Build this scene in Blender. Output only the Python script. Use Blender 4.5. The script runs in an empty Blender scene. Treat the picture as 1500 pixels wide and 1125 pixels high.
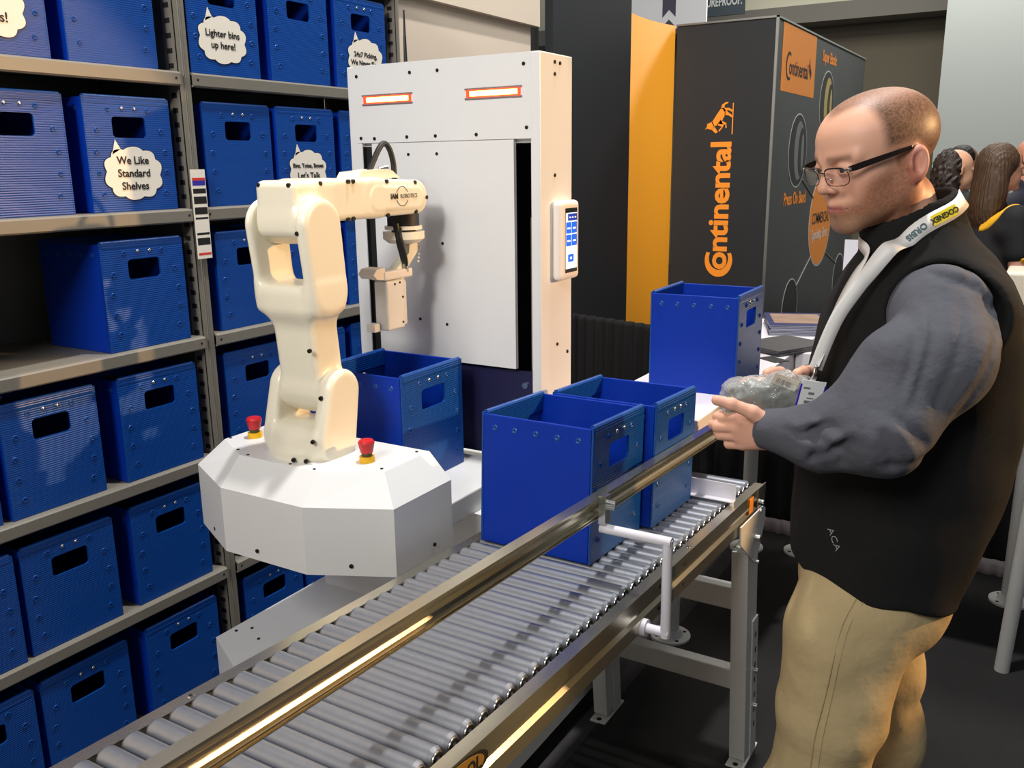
import bpy, bmesh, math, random
import numpy as np
from mathutils import Matrix, Vector

random.seed(7)
rng = np.random.default_rng(7)
scene = bpy.context.scene
COL = scene.collection
PI = math.pi
R = math.radians

# ------------------------------------------------------------------ camera
YAW, PITCH, ROLL = R(31.21), R(13.734), R(-0.7115)
cy, sy, cp, sp = math.cos(YAW), math.sin(YAW), math.cos(PITCH), math.sin(PITCH)
fw = Vector((-sy * cp, cy * cp, -sp))
rt = Vector((cy, sy, 0.0))
up = rt.cross(fw)
r2 = math.cos(ROLL) * rt + math.sin(ROLL) * up
u2 = -math.sin(ROLL) * rt + math.cos(ROLL) * up
cam_d = bpy.data.cameras.new('camera')
cam_d.sensor_fit = 'HORIZONTAL'
cam_d.sensor_width = 36.0
cam_d.lens = 1309.4 / 1500 * 36.0
cam_d.clip_start = 0.02
cam = bpy.data.objects.new('camera', cam_d)
COL.objects.link(cam)
cam.matrix_world = Matrix(((r2.x, u2.x, -fw.x, 0), (r2.y, u2.y, -fw.y, 0), (r2.z, u2.z, -fw.z, 1.68), (0, 0, 0, 1)))
scene.camera = cam

# ------------------------------------------------------------------ world, lights, exposure
scene.view_settings.view_transform = 'Standard'
scene.view_settings.look = 'None'
scene.view_settings.gamma = 1.0
scene.view_settings.use_curve_mapping = False
scene.view_settings.exposure = 0.0
w = bpy.data.worlds.new('hall')
scene.world = w
w.use_nodes = True
w.node_tree.nodes['Background'].inputs[0].default_value = (0.86, 0.93, 1.0, 1)
w.node_tree.nodes['Background'].inputs[1].default_value = 0.14


def aim(o, target):
    d = Vector(target) - o.location
    o.rotation_euler = d.to_track_quat('-Z', 'Y').to_euler()


def area(name, loc, target, power, sx, sy_, color):
    l = bpy.data.lights.new(name, 'AREA')
    l.shape = 'RECTANGLE'
    l.size = sx
    l.size_y = sy_
    l.energy = power
    l.color = color
    o = bpy.data.objects.new(name, l)
    COL.objects.link(o)
    o.location = loc
    aim(o, target)
    return o


def spot(name, loc, target, power, radius, angle, blend, color):
    l = bpy.data.lights.new(name, 'SPOT')
    l.energy = power
    l.shadow_soft_size = radius
    l.spot_size = R(angle)
    l.spot_blend = blend
    l.color = color
    o = bpy.data.objects.new(name, l)
    COL.objects.link(o)
    o.location = loc
    aim(o, target)
    return o


area('overhead_hall_light', (-0.75, 2.2, 7.0), (-0.85, 1.7, 0.9), 330, 0.22, 0.22, (1.0, 0.97, 0.95))
spot('hall_front_spotlight', (0.2, -3.4, 4.0), (-1.5, 2.2, 2.15), 560, 0.30, 30, 0.9, (1.0, 0.97, 0.93))
area('added_fill_light', (-0.6, -3.0, 4.4), (-0.3, 1.6, 1.1), 160, 1.6, 1.6, (1.0, 0.97, 0.94))  # soft fill added behind the camera to brighten the man's near side
spot('warm_booth_spotlight', (3.4, 3.95, 2.62), (-0.82, 1.26, 1.38), 1000, 0.05, 24.4, 0.05, (1.0, 0.60, 0.27))
area('display_booth_light', (-0.2, 4.4, 5.2), (-2.0, 6.2, 1.4), 85, 1.0, 1.0, (1.0, 0.97, 0.92))
area('far_hall_light', (-1.0, 9.5, 5.5), (-1.0, 11.0, 1.0), 260, 3.0, 2.0, (1.0, 0.97, 0.9))

# ------------------------------------------------------------------ materials
MATS = {}


def lin(c):
    return tuple(((x / 255.0) / 12.92 if x <= 10 else (((x / 255.0) + 0.055) / 1.055) ** 2.4) for x in c)


def mat(name, srgb, rough=0.5, metal=0.0, bump=None, vary=0.0, coat=0.0, emit=None, spec=0.5, scale=40.0, attr=None, trans=0.0, alpha=None):
    if name in MATS:
        return MATS[name]
    m = bpy.data.materials.new(name)
    m.use_nodes = True
    nt = m.node_tree
    b = nt.nodes['Principled BSDF']
    c = lin(srgb) + (1.0,)
    b.inputs['Base Color'].default_value = c
    b.inputs['Roughness'].default_value = rough
    b.inputs['Metallic'].default_value = metal
    b.inputs['Specular IOR Level'].default_value = spec
    b.inputs['Coat Weight'].default_value = coat
    if trans:
        b.inputs['Transmission Weight'].default_value = trans
    if alpha is not None:
        b.inputs['Alpha'].default_value = alpha
    if emit:
        b.inputs['Emission Color'].default_value = lin(emit[0]) + (1,)
        b.inputs['Emission Strength'].default_value = emit[1]
    tc = nt.nodes.new('ShaderNodeTexCoord')
    if attr:
        a = nt.nodes.new('ShaderNodeAttribute')
        a.attribute_name = attr
        src = a.outputs['Color']
    else:
        src = None
    if vary:
        n = nt.nodes.new('ShaderNodeTexNoise')
        n.inputs['Scale'].default_value = scale
        n.inputs['Detail'].default_value = 5
        nt.links.new(tc.outputs['Object'], n.inputs['Vector'])
        mp = nt.nodes.new('ShaderNodeMapRange')
        mp.inputs['To Min'].default_value = 1.0 - vary
        mp.inputs['To Max'].default_value = 1.0 + vary
        nt.links.new(n.outputs['Fac'], mp.inputs['Value'])
        mx = nt.nodes.new('ShaderNodeMix')
        mx.data_type = 'RGBA'
        mx.blend_type = 'MULTIPLY'
        mx.inputs[0].default_value = 1.0
        if src is not None:
            nt.links.new(src, mx.inputs[6])
        else:
            mx.inputs[6].default_value = c
        nt.links.new(mp.outputs['Result'], mx.inputs[7])
        src = mx.outputs[2]
    if src is not None:
        nt.links.new(src, b.inputs['Base Color'])
    if bump:
        kind, sc, st, dist = bump
        if kind == 'noise':
            t = nt.nodes.new('ShaderNodeTexNoise')
            t.inputs['Scale'].default_value = sc
            t.inputs['Detail'].default_value = 4
            out = t.outputs['Fac']
        else:
            t = nt.nodes.new('ShaderNodeTexWave')
            t.wave_type = 'BANDS'
            t.bands_direction = kind
            t.inputs['Scale'].default_value = sc
            t.inputs['Distortion'].default_value = 0.35
            t.inputs['Detail'].default_value = 1.0
            t.inputs['Detail Scale'].default_value = 0.3
            out = t.outputs['Fac']
        nt.links.new(tc.outputs['Object'], t.inputs['Vector'])
        bp = nt.nodes.new('ShaderNodeBump')
        bp.inputs['Strength'].default_value = st
        bp.inputs['Distance'].default_value = dist
        nt.links.new(out, bp.inputs['Height'])
        nt.links.new(bp.outputs['Normal'], b.inputs['Normal'])
    MATS[name] = m
    return m


BLUE_H = mat('blue_plastic_ribbed', (8, 68, 148), 0.30, bump=('Z', 58, 0.35, 0.0012), vary=0.08, scale=9, coat=0.04, spec=0.36)  # lighter teal than the fluted walls: light on handle faces put into colour
BLUE_V = mat('blue_plastic_fluted', (5, 50, 160), 0.42, bump=('X', 58, 0.25, 0.0008), vary=0.08, scale=9, spec=0.22)
RIVET = mat('rivet_metal', (205, 200, 190), 0.25, 1.0)
GREY = mat('grey_shelf_paint', (124, 119, 108), 0.42, vary=0.05, scale=30)
GREYD = mat('dark_grey_shelf_paint', (104, 104, 98), 0.5, vary=0.06, scale=20)
SLOT = mat('black_slot', (14, 14, 14), 0.8)
WHITEP = mat('white_powder_coat', (226, 226, 224), 0.32, vary=0.015, scale=12)
CREAM = mat('cream_robot_paint', (236, 229, 206), 0.30, vary=0.01, scale=12, coat=0.25)
BOLT = mat('dark_bolt', (42, 36, 30), 0.4, 0.6)
BLACK = mat('black_rubber', (18, 18, 19), 0.5)
NAVY = mat('navy_panel', (24, 22, 62), 0.5)
RED = mat('red_button', (190, 22, 30), 0.4)
YELLOW = mat('yellow_ring', (235, 180, 15), 0.4)
STEEL = mat('galvanised_steel', (176, 176, 172), 0.34, 0.95, vary=0.10, scale=60)
STEELB = mat('bright_zinc_rail', (212, 206, 186), 0.27, 1.0, vary=0.05, scale=25)
ROLLER = mat('roller_steel', (152, 156, 164), 0.36, 0.8, vary=0.08, scale=80)
BEAR = mat('bearing_metal', (222, 222, 220), 0.25, 1.0)
WHITET = mat('white_tube', (222, 220, 226), 0.4)
ORANGE = mat('orange_sticker', (242, 150, 30), 0.5)
TABLEW = mat('white_table_laminate', (232, 226, 230), 0.35)
TABLEE = mat('pale_table_edge', (222, 206, 192), 0.5)
WALLB = mat('beige_booth_wall', (226, 210, 190), 0.7, vary=0.02, scale=3)
BOOTHB = mat('black_booth_fabric', (29, 32, 35), 0.6, vary=0.08, scale=6)
BOOTHG = mat('dark_printed_panel', (38, 40, 42), 0.35, vary=0.35, scale=2.2)
BOOTHY = mat('amber_booth_panel', (226, 150, 28), 0.6)
ORANGEL = mat('orange_lettering', (250, 150, 35), 0.6)
ORANGES = mat('orange_print', (255, 150, 28), 0.45)
INK = mat('black_ink', (22, 20, 20), 0.6)
INKG = mat('grey_ink', (120, 118, 112), 0.6)
PAPER = mat('white_paper', (240, 232, 216), 0.6)
DRAPE = mat('black_drape_cloth', (24, 23, 24), 0.9)
CARPET = mat('charcoal_carpet', (58, 56, 58), 0.95, bump=('noise', 400, 0.5, 0.003), vary=0.35, scale=9)
MATTE = mat('black_mat', (23, 22, 22), 0.9, bump=('noise', 300, 0.4, 0.002), vary=0.3, scale=12)
FARW = mat('brown_far_wall', (122, 114, 98), 0.9, vary=0.12, scale=1.5)
FARG = mat('grey_panel_wall', (158, 163, 160), 0.85, vary=0.03, scale=1.0)
SOFFIT = mat('grey_soffit', (140, 136, 128), 0.8)
CREAMW = mat('cream_upper_wall', (240, 236, 212), 0.8)


# ------------------------------------------------------------------ geometry helpers
WORLD = {}


class MB:
    """collects shapes in world coordinates, then links them as one mesh object"""

    def __init__(s):
        s.v = []
        s.f = []
        s.m = []
        s.sm = []

    def add(s, vs, fs, mi=0, smooth=False):
        o = len(s.v)
        s.v += [tuple(p) for p in vs]
        for f in fs:
            s.f.append(tuple(i + o for i in f))
            s.m.append(mi)
            s.sm.append(smooth)
        return s

    def box(s, x0, x1, y0, y1, z0, z1, mi=0, M=None):
        vs = [Vector((x, y, z)) for z in (z0, z1) for y in (y0, y1) for x in (x0, x1)]
        if M:
            vs = [M @ p for p in vs]
        return s.add(vs, [(0, 2, 3, 1), (4, 5, 7, 6), (0, 1, 5, 4), (2, 6, 7, 3), (0, 4, 6, 2), (1, 3, 7, 5)], mi)

    def bbox(s, x0, x1, y0, y1, z0, z1, bev=0.004, seg=2, mi=0, M=None):
        bm = bmesh.new()
        bmesh.ops.create_cube(bm, size=1.0)
        for v in bm.verts:
            v.co = Vector(((x0 + x1) / 2 + v.co.x * (x1 - x0), (y0 + y1) / 2 + v.co.y * (y1 - y0), (z0 + z1) / 2 + v.co.z * (z1 - z0)))
        bmesh.ops.bevel(bm, geom=list(bm.edges), offset=bev, segments=seg, affect='EDGES', profile=0.5)
        return s.bm(bm, mi, M)

    def bm(s, bm, mi=0, M=None, smooth=False):
        bm.verts.index_update()
        vs = [(M @ v.co if M else v.co.copy()) for v in bm.verts]
        fs = [[v.index for v in f.verts] for f in bm.faces]
        bm.free()
        return s.add(vs, fs, mi, smooth)

    def cyl(s, p0, p1, r0, r1=None, seg=20, mi=0, cap=True, smooth=True):
        p0 = Vector(p0)
        p1 = Vector(p1)
        r1 = r0 if r1 is None else r1
        d = (p1 - p0).normalized()
        a = d.orthogonal().normalized()
        b = d.cross(a)
        vs = []
        for p, r in ((p0, r0), (p1, r1)):
            for i in range(seg):
                t = 2 * PI * i / seg
                vs.append(p + a * (r * math.cos(t)) + b * (r * math.sin(t)))
        s.add(vs, [(i, (i + 1) % seg, seg + (i + 1) % seg, seg + i) for i in range(seg)], mi, smooth)
        if cap:
            s.add(vs[:seg], [tuple(reversed(range(seg)))], mi)
            s.add(vs[seg:], [tuple(range(seg))], mi)
        return s

    def tube(s, pts, r, seg=10, mi=0, sub=6, cap=True):
        P = [Vector(p) for p in pts]
        if sub > 1 and len(P) > 2:
            Q = []
            E = [2 * P[0] - P[1]] + P + [2 * P[-1] - P[-2]]
            for i in range(1, len(E) - 2):
                for k in range(sub):
                    t = k / sub
                    a, b, c, d = E[i - 1], E[i], E[i + 1], E[i + 2]
                    Q.append(0.5 * ((2 * b) + (c - a) * t + (2 * a - 5 * b + 4 * c - d) * t * t + (3 * b - a - 3 * c + d) * t ** 3))
            Q.append(P[-1])
            P = Q
        n = len(P)
        vs = []
        d0 = (P[1] - P[0]).normalized()
        a = d0.orthogonal().normalized()
        for i in range(n):
            d = (P[min(i + 1, n - 1)] - P[max(i - 1, 0)]).normalized()
            a = (a - d * a.dot(d)).normalized()
            b = d.cross(a)
            rr = r(i / (n - 1)) if callable(r) else r
            for k in range(seg):
                t = 2 * PI * k / seg
                vs.append(P[i] + a * (rr * math.cos(t)) + b * (rr * math.sin(t)))
        fs = [(i * seg + k, i * seg + (k + 1) % seg, (i + 1) * seg + (k + 1) % seg, (i + 1) * seg + k) for i in range(n - 1) for k in range(seg)]
        s.add(vs, fs, mi, True)
        if cap:
            s.add(vs[:seg], [tuple(reversed(range(seg)))], mi)
            s.add(vs[-seg:], [tuple(range(seg))], mi)
        return s

    def prism(s, poly, fn, t0, t1, mi=0, smooth=False):
        """poly: 2-D loop; fn(a, b, t) -> 3-D point"""
        n = len(poly)
        vs = [fn(a, b, t0) for a, b in poly] + [fn(a, b, t1) for a, b in poly]
        s.add(vs, [(i, (i + 1) % n, n + (i + 1) % n, n + i) for i in range(n)], mi, smooth)
        s.add(vs[:n], [tuple(reversed(range(n)))], mi)
        s.add(vs[n:], [tuple(range(n))], mi)
        return s

    def sphere(s, c, r, seg=16, rings=10, mi=0, sc=(1, 1, 1)):
        bm = bmesh.new()
        bmesh.ops.create_uvsphere(bm, u_segments=seg, v_segments=rings, radius=r)
        M = Matrix.Translation(Vector(c)) @ Matrix.Diagonal((sc[0], sc[1], sc[2], 1))
        return s.bm(bm, mi, M, True)

    def build(s, name, mats, parent=None, xf=None, auto=None):
        if not isinstance(mats, (list, tuple)):
            mats = [mats]
        me = bpy.data.meshes.new(name)
        vs = s.v
        if xf is not None:
            vs = [xf @ Vector(p) for p in vs]
        o = bpy.data.objects.new(name, me)
        COL.objects.link(o)
        if parent is not None:
            inv = WORLD[parent].inverted()
            vs = [inv @ Vector(p) for p in vs]
            o.parent = parent
            WORLD[o] = WORLD[parent]
        else:
            WORLD[o] = Matrix.Identity(4)
        me.from_pydata([tuple(p) for p in vs], [], s.f)
        for m_ in mats:
            me.materials.append(m_)
        me.polygons.foreach_set('material_index', s.m)
        me.polygons.foreach_set('use_smooth', s.sm)
        bm = bmesh.new()
        bm.from_mesh(me)
        bmesh.ops.recalc_face_normals(bm, faces=list(bm.faces))
        bm.to_mesh(me)
        bm.free()
        me.update()
        return o


def tag(o, label=None, cat=None, group=None, kind=None):
    if label:
        o['label'] = label
    if cat:
        o['category'] = cat
    if group:
        o['group'] = group
    if kind:
        o['kind'] = kind
    return o


def empty(name, loc, label, cat, group=None, rz=0.0):
    o = bpy.data.objects.new(name, None)
    o.empty_display_size = 0.05
    COL.objects.link(o)
    o.location = loc
    o.rotation_euler = (0, 0, rz)
    WORLD[o] = Matrix.Translation(Vector(loc)) @ Matrix.Rotation(rz, 4, 'Z')
    return tag(o, label, cat, group)


def copy_tree(o, parent=None):
    c = o.copy()
    COL.objects.link(c)
    c.parent = parent
    for ch in [x for x in bpy.data.objects if x.parent == o]:
        copy_tree(ch, c)
    return c


def origin_to(o, p):
    """move a top-level mesh object's origin to p"""
    d = Vector(p)
    o.data.transform(Matrix.Translation(-d))
    o.location = d
    WORLD[o] = Matrix.Translation(d)
    return o


def text_geo(body, size, bold=0.0, xs=1.0, align='CENTER', spacing=1.0, extrude=0.0004):
    cu = bpy.data.curves.new('lettering', 'FONT')
    cu.body = body
    cu.size = size
    cu.align_x = align
    cu.align_y = 'CENTER'
    cu.offset = bold
    cu.space_character = spacing
    cu.extrude = extrude
    cu.resolution_u = 3
    o = bpy.data.objects.new('lettering', cu)
    COL.objects.link(o)
    dg = bpy.context.evaluated_depsgraph_get()
    me = bpy.data.meshes.new_from_object(o.evaluated_get(dg))
    vs = [Vector((v.co.x * xs, v.co.y, v.co.z)) for v in me.vertices]
    fs = [tuple(p.vertices) for p in me.polygons]
    bpy.data.objects.remove(o)
    bpy.data.curves.remove(cu)
    bpy.data.meshes.remove(me)
    return vs, fs


def frame(o, x, y):
    x = Vector(x).normalized()
    y = Vector(y)
    y = (y - x * y.dot(x)).normalized()
    z = x.cross(y)
    o = Vector(o)
    return Matrix(((x.x, y.x, z.x, o.x), (x.y, y.y, z.y, o.y), (x.z, y.z, z.z, o.z), (0, 0, 0, 1)))


def text(mb, body, size, M, mi=0, **k):
    vs, fs = text_geo(body, size, **k)
    mb.add([M @ v for v in vs], fs, mi)
    return mb


# ------------------------------------------------------------------ smooth solids (signed distance fields)
def rc(P, a, b, ra, rb=None):
    rb = ra if rb is None else rb
    a = np.asarray(a, float)
    b = np.asarray(b, float)
    ab = b - a
    t = np.clip(((P - a) @ ab) / (ab @ ab + 1e-12), 0, 1)
    return np.linalg.norm(P - (a + t[:, None] * ab), axis=1) - (ra + t * (rb - ra))


def ell(P, c, r, rot=None):
    q = P - np.asarray(c, float)
    if rot is not None:
        q = q @ rot
    r = np.asarray(r, float)
    k0 = np.linalg.norm(q / r, axis=1)
    k1 = np.linalg.norm(q / (r * r), axis=1) + 1e-9
    return k0 * (k0 - 1.0) / k1


def rbox(P, c, h, r, rot=None):
    q = P - np.asarray(c, float)
    if rot is not None:
        q = q @ rot
    q = np.abs(q) - (np.asarray(h, float) - r)
    return np.linalg.norm(np.maximum(q, 0), axis=1) + np.minimum(q.max(axis=1), 0) - r


def smin(a, b, k):
    h = np.clip(0.5 + 0.5 * (b - a) / k, 0, 1)
    return b * (1 - h) + a * h - k * h * (1 - h)


def smax(a, b, k):
    return -smin(-a, -b, k)


def rotm(ax, ang):
    return np.array(Matrix.Rotation(R(ang), 3, ax))


def cylx(P, x0, x1, y, z, r, rnd=0.006):
    """rounded cylinder along x"""
    dr = np.hypot(P[:, 1] - y, P[:, 2] - z) - (r - rnd)
    dx = np.abs(P[:, 0] - (x0 + x1) / 2) - ((x1 - x0) / 2 - rnd)
    return np.hypot(np.maximum(dr, 0), np.maximum(dx, 0)) + np.minimum(np.maximum(dr, dx), 0) - rnd


def slabx(P, x0, x1, a, b, ra, rb, rnd=0.006):
    """slab along x whose yz outline is a tapered stadium"""
    Q = P[:, 1:3]
    a = np.asarray(a, float)
    b = np.asarray(b, float)
    ab = b - a
    t = np.clip(((Q - a) @ ab) / (ab @ ab + 1e-12), 0, 1)
    dr = np.linalg.norm(Q - (a + t[:, None] * ab), axis=1) - (ra + t * (rb - ra)) + rnd
    dx = np.abs(P[:, 0] - (x0 + x1) / 2) - ((x1 - x0) / 2 - rnd)
    return np.hypot(np.maximum(dr, 0), np.maximum(dx, 0)) + np.minimum(np.maximum(dr, dx), 0) - rnd


def cylz(P, x, y, z0, z1, r, rnd=0.004):
    dr = np.hypot(P[:, 0] - x, P[:, 1] - y) - (r - rnd)
    dz = np.abs(P[:, 2] - (z0 + z1) / 2) - ((z1 - z0) / 2 - rnd)
    return np.hypot(np.maximum(dr, 0), np.maximum(dz, 0)) + np.minimum(np.maximum(dr, dz), 0) - rnd


def solid(fn, lo, hi, h):
    """surface nets: closed mesh of fn < 0"""
    lo = np.asarray(lo, float)
    n = np.ceil((np.asarray(hi, float) - lo) / h).astype(int) + 1
    ax = [lo[i] + h * np.arange(n[i]) for i in range(3)]
    V = np.empty(n)
    YY, ZZ = np.meshgrid(ax[1], ax[2], indexing='ij')
    for i0 in range(0, n[0], 16):
        xs = ax[0][i0:i0 + 16]
        P = np.empty((len(xs), n[1], n[2], 3))
        P[..., 0] = xs[:, None, None]
        P[..., 1] = YY
        P[..., 2] = ZZ
        V[i0:i0 + 16] = fn(P.reshape(-1, 3)).reshape(len(xs), n[1], n[2])
    ins = V < 0
    c = np.zeros(n - 1, int)
    for dx in (0, 1):
        for dy in (0, 1):
            for dz in (0, 1):
                c += ins[dx:n[0] - 1 + dx, dy:n[1] - 1 + dy, dz:n[2] - 1 + dz]
    act = (c > 0) & (c < 8)
    idx = -np.ones(n - 1, int)
    I = np.argwhere(act)
    idx[act] = np.arange(len(I))
    S = np.zeros((len(I), 3))
    N = np.zeros(len(I))
    corners = [(0, 0, 0), (1, 0, 0), (0, 1, 0), (1, 1, 0), (0, 0, 1), (1, 0, 1), (0, 1, 1), (1, 1, 1)]
    for a in range(8):
        for b in range(a + 1, 8):
            d = np.array(corners[b]) - np.array(corners[a])
            if np.abs(d).sum() != 1:
                continue
            A = I + corners[a]
            B = I + corners[b]
            va = V[A[:, 0], A[:, 1], A[:, 2]]
            vb = V[B[:, 0], B[:, 1], B[:, 2]]
            m = (va < 0) != (vb < 0)
            t = np.where(m, va / np.where(m, va - vb, 1), 0)
            S += np.where(m[:, None], np.array(corners[a]) + t[:, None] * d, 0)
            N += m
    verts = lo + h * (I + S / np.maximum(N, 1)[:, None])
    F = []
    for k in range(3):
        e = np.zeros(3, int)
        e[k] = 1
        u = [i for i in range(3) if i != k]
        sl0 = [slice(0, n[i] - 1) if i == k else slice(1, n[i] - 1) for i in range(3)]
        sl1 = [slice(1, n[i]) if i == k else slice(1, n[i] - 1) for i in range(3)]
        a = ins[tuple(sl0)]
        b = ins[tuple(sl1)]
        E = np.argwhere(a != b)
        if not len(E):
            continue
        flip = a[E[:, 0], E[:, 1], E[:, 2]]
        base = E.copy()
        for i in u:
            base[:, i] += 1
        q = []
        for (p, r_) in ((1, 1), (0, 1), (0, 0), (1, 0)):
            cc = base.copy()
            cc[:, u[0]] -= p
            cc[:, u[1]] -= r_
            q.append(idx[cc[:, 0], cc[:, 1], cc[:, 2]])
        q = np.stack(q, 1)
        if k == 1:
            flip = ~flip
        q[~flip] = q[~flip][:, ::-1]
        F.append(q)
    F = np.concatenate(F)
    F = F[(F >= 0).all(1)]
    return verts, F


def sdf_obj(name, parts, mats, parent, color=None, M=None, relax=1):
    """parts: list of (fn, lo, hi, h); one mesh object. M maps local points to world"""
    allv, allf, cols = [], [], []
    off = 0
    for fn, lo, hi, h in parts:
        v, f = solid(fn, lo, hi, h)
        if color is not None:
            cols.append(color(v))
        allv.append(v)
        allf.append(f + off)
        off += len(v)
    v = np.concatenate(allv)
    f = np.concatenate(allf)
    if M is not None:
        A = np.array(M)
        vw = v @ A[:3, :3].T + A[:3, 3]
    else:
        vw = v
    inv = np.array(WORLD[parent].inverted()) if parent is not None else np.eye(4)
    vl = vw @ inv[:3, :3].T + inv[:3, 3]
    me = bpy.data.meshes.new(name)
    me.from_pydata(vl.tolist(), [], f.tolist())
    if not isinstance(mats, (list, tuple)):
        mats = [mats]
    for m_ in mats:
        me.materials.append(m_)
    bm = bmesh.new()
    bm.from_mesh(me)
    for _ in range(relax):
        bmesh.ops.smooth_vert(bm, verts=list(bm.verts), factor=0.5, use_axis_x=True, use_axis_y=True, use_axis_z=True)
    bmesh.ops.recalc_face_normals(bm, faces=list(bm.faces))
    bm.to_mesh(me)
    bm.free()
    me.polygons.foreach_set('use_smooth', [True] * len(me.polygons))
    if color is not None:
        ca = np.concatenate(cols)
        at = me.color_attributes.new('tone', 'FLOAT_COLOR', 'POINT')
        at.data.foreach_set('color', np.concatenate([ca, np.ones((len(ca), 1))], 1).astype(np.float32).ravel())
    me.update()
    o = bpy.data.objects.new(name, me)
    COL.objects.link(o)
    if parent is not None:
        o.parent = parent
        WORLD[o] = WORLD[parent]
    else:
        WORLD[o] = Matrix.Identity(4)
    return o

# ================================================================== SETTING
def struct(name, mb, m):
    return tag(mb.build(name, m), kind='structure')


struct('floor', MB().box(-9, 9, -5, 16, -0.05, 0.0), CARPET)
struct('trim_1', MB().box(-1.045, 0.9, -1.0, 4.06, 0.0, 0.004), MATTE)
struct('wall_left', MB().box(-2.60, -2.5, -2.0, 4.36, 0, 3.4), WALLB)
struct('trim_2', MB().box(-2.5, -2.465, -2.0, 4.40, 2.39, 3.4), WALLB)
struct('trim_3', MB().box(-2.60, -2.53, 4.42, 4.50, 0, 3.4), STEEL)
# far hall
struct('wall_far', MB().box(-9, 9, 14.5, 14.6, 0, 3.62), FARW)
struct('trim_4', MB().box(-9, 9, 13.9, 14.6, 3.62, 3.86), SOFFIT)
struct('wall_upper', MB().box(-9, 9, 14.2, 14.3, 3.86, 7.5), CREAMW)
struct('wall_right', MB().box(-1.255, 7.0, 11.0, 11.1, 0, 5.5), FARG)

# neighbouring black and amber display walls
o = MB().box(-2.49, -2.44, 4.5, 5.53, 0, 3.3).build('display_wall', BOOTHB)
tag(o, 'plain black fabric display wall panel beside the white tower and the amber panel', 'display wall')
mb = MB()
pl = [(-2.44 + 0.03 * math.sin(PI * k / 12) * -1 + k / 12 * 0.03, 5.53 + (6.21 - 5.53) * k / 12) for k in range(13)]
n = len(pl)
vs = [(x, y, z) for z in (0.0, 2.6) for x, y in pl] + [(x - 0.03, y, z) for z in (0.0, 2.6) for x, y in pl]
fs = [(i, i + 1, n + i + 1, n + i) for i in range(n - 1)] + [(2 * n + i, 2 * n + i + 1, 3 * n + i + 1, 3 * n + i) for i in range(n - 1)]
fs += [(n + i, n + i + 1, 3 * n + i + 1, 3 * n + i) for i in range(n - 1)]
mb.add(vs, fs, 0, True)
tag(mb.build('amber_wall', BOOTHY), 'curved amber yellow fabric panel between the two black booth walls', 'wall panel')

# ------------------------------------------------------------------ tyre booth
booth = empty('exhibition_booth', (-2.05, 6.21, 0), 'black box booth with orange vertical lettering, horse emblem and round tyre pictures', 'booth')
MB().bbox(-2.40, -1.71, 6.21, 9.25, 0, 2.6, 0.006).build('booth_shell', BOOTHB, booth)
MB().box(-1.71, -1.706, 6.235, 9.22, 0.02, 2.58).build('side_graphic', BOOTHG, booth)
mb = MB()
mb.box(-1.716, -1.700, 6.203, 6.219, 0, 2.605).box(-2.40, -1.70, 6.203, 6.219, 2.595, 2.607).box(-1.716, -1.700, 6.203, 9.25, 2.595, 2.607)
mb.build('corner_trim', STEEL, booth)


def fr(a, b, t):      # front graphic: a runs up the wall, b runs to the left
    return Vector((-1.975 - b, 6.2085 - t, a))


FRM = frame((-1.975, 6.2085, 0), (0, 0, 1), (-1, 0, 0))
mb = MB()
vs, fs = text_geo('ontinental', 0.200, bold=0.0060, xs=1.125, align='LEFT', spacing=0.97)
mb.add([FRM @ (v + Vector((0.945, 0.070, 0))) for v in vs], fs)
# the open ring round the first letter
ring = []
for k in range(33):
    t = R(62 + (360 - 124) * k / 32)
    ring.append((1.01 + 0.118 * math.cos(t), 0.062 + 0.100 * math.sin(t)))
for k in range(32, -1, -1):
    t = R(62 + (360 - 124) * k / 32)
    ring.append((1.022 + 0.080 * math.cos(t), 0.062 + 0.070 * math.sin(t)))
for k in range(32):
    q = [ring[k], ring[k + 1], ring[65 - k - 1], ring[65 - k]]
    mb.prism(q, fr, 0, 0.001)
mb.build('vertical_lettering', ORANGEL, booth)
# rearing horse emblem: a = along the lettering, b = up
HORSE = [[(1.935, .105), (1.925, .135), (1.950, .150), (1.985, .128), (2.020, .104), (2.045, .086), (2.036, .058), (2.005, .055), (1.965, .075)],
         [(1.905, .150), (1.878, .120), (1.886, .104), (1.925, .130)], [(1.903, .150), (1.922, .128), (1.957, .145), (1.942, .182), (1.912, .184)], [(1.912, .180), (1.905, .196), (1.925, .184)],
         [(1.935, .112), (1.968, .086), (1.928, .064), (1.920, .078)], [(1.928, .064), (1.920, .078), (1.898, .100), (1.888, .094)], [(1.940, .098), (1.962, .080), (1.945, .048), (1.934, .052)], [(1.945, .048), (1.934, .052), (1.912, .052), (1.914, .042)],
         [(2.000, .062), (2.032, .060), (2.008, .026), (1.994, .034)], [(2.008, .024), (1.994, .034), (1.980, .010), (1.990, .006)],
         [(2.020, .064), (2.046, .080), (2.044, .032), (2.030, .032)], [(2.044, .032), (2.030, .034), (2.016, .012), (2.028, .006)],
         [(2.040, .088), (2.034, .066), (2.064, .062), (2.066, .082)], [(2.064, .062), (2.066, .082), (2.084, .052), (2.078, .034)]]
mb = MB()
for pc in HORSE:
    mb.prism(pc, fr, 0, 0.001)
mb.prism([(1.87, 0.0), (2.075, 0.0), (2.075, 0.007), (1.87, 0.007)], fr, 0, 0.001)
mb.build('horse_emblem', ORANGEL, booth)


def sd(y, z, t=0.0):
    return Vector((-1.705 + t, y, z))


def disc(mb, y, z, ry, rz, t, mi=0, seg=36):
    mb.prism([(y + ry * math.cos(2 * PI * k / seg), z + rz * math.sin(2 * PI * k / seg)) for k in range(seg)], lambda a, b, c: sd(a, b, c), t, t + 0.0008, mi)
    return mb


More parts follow.
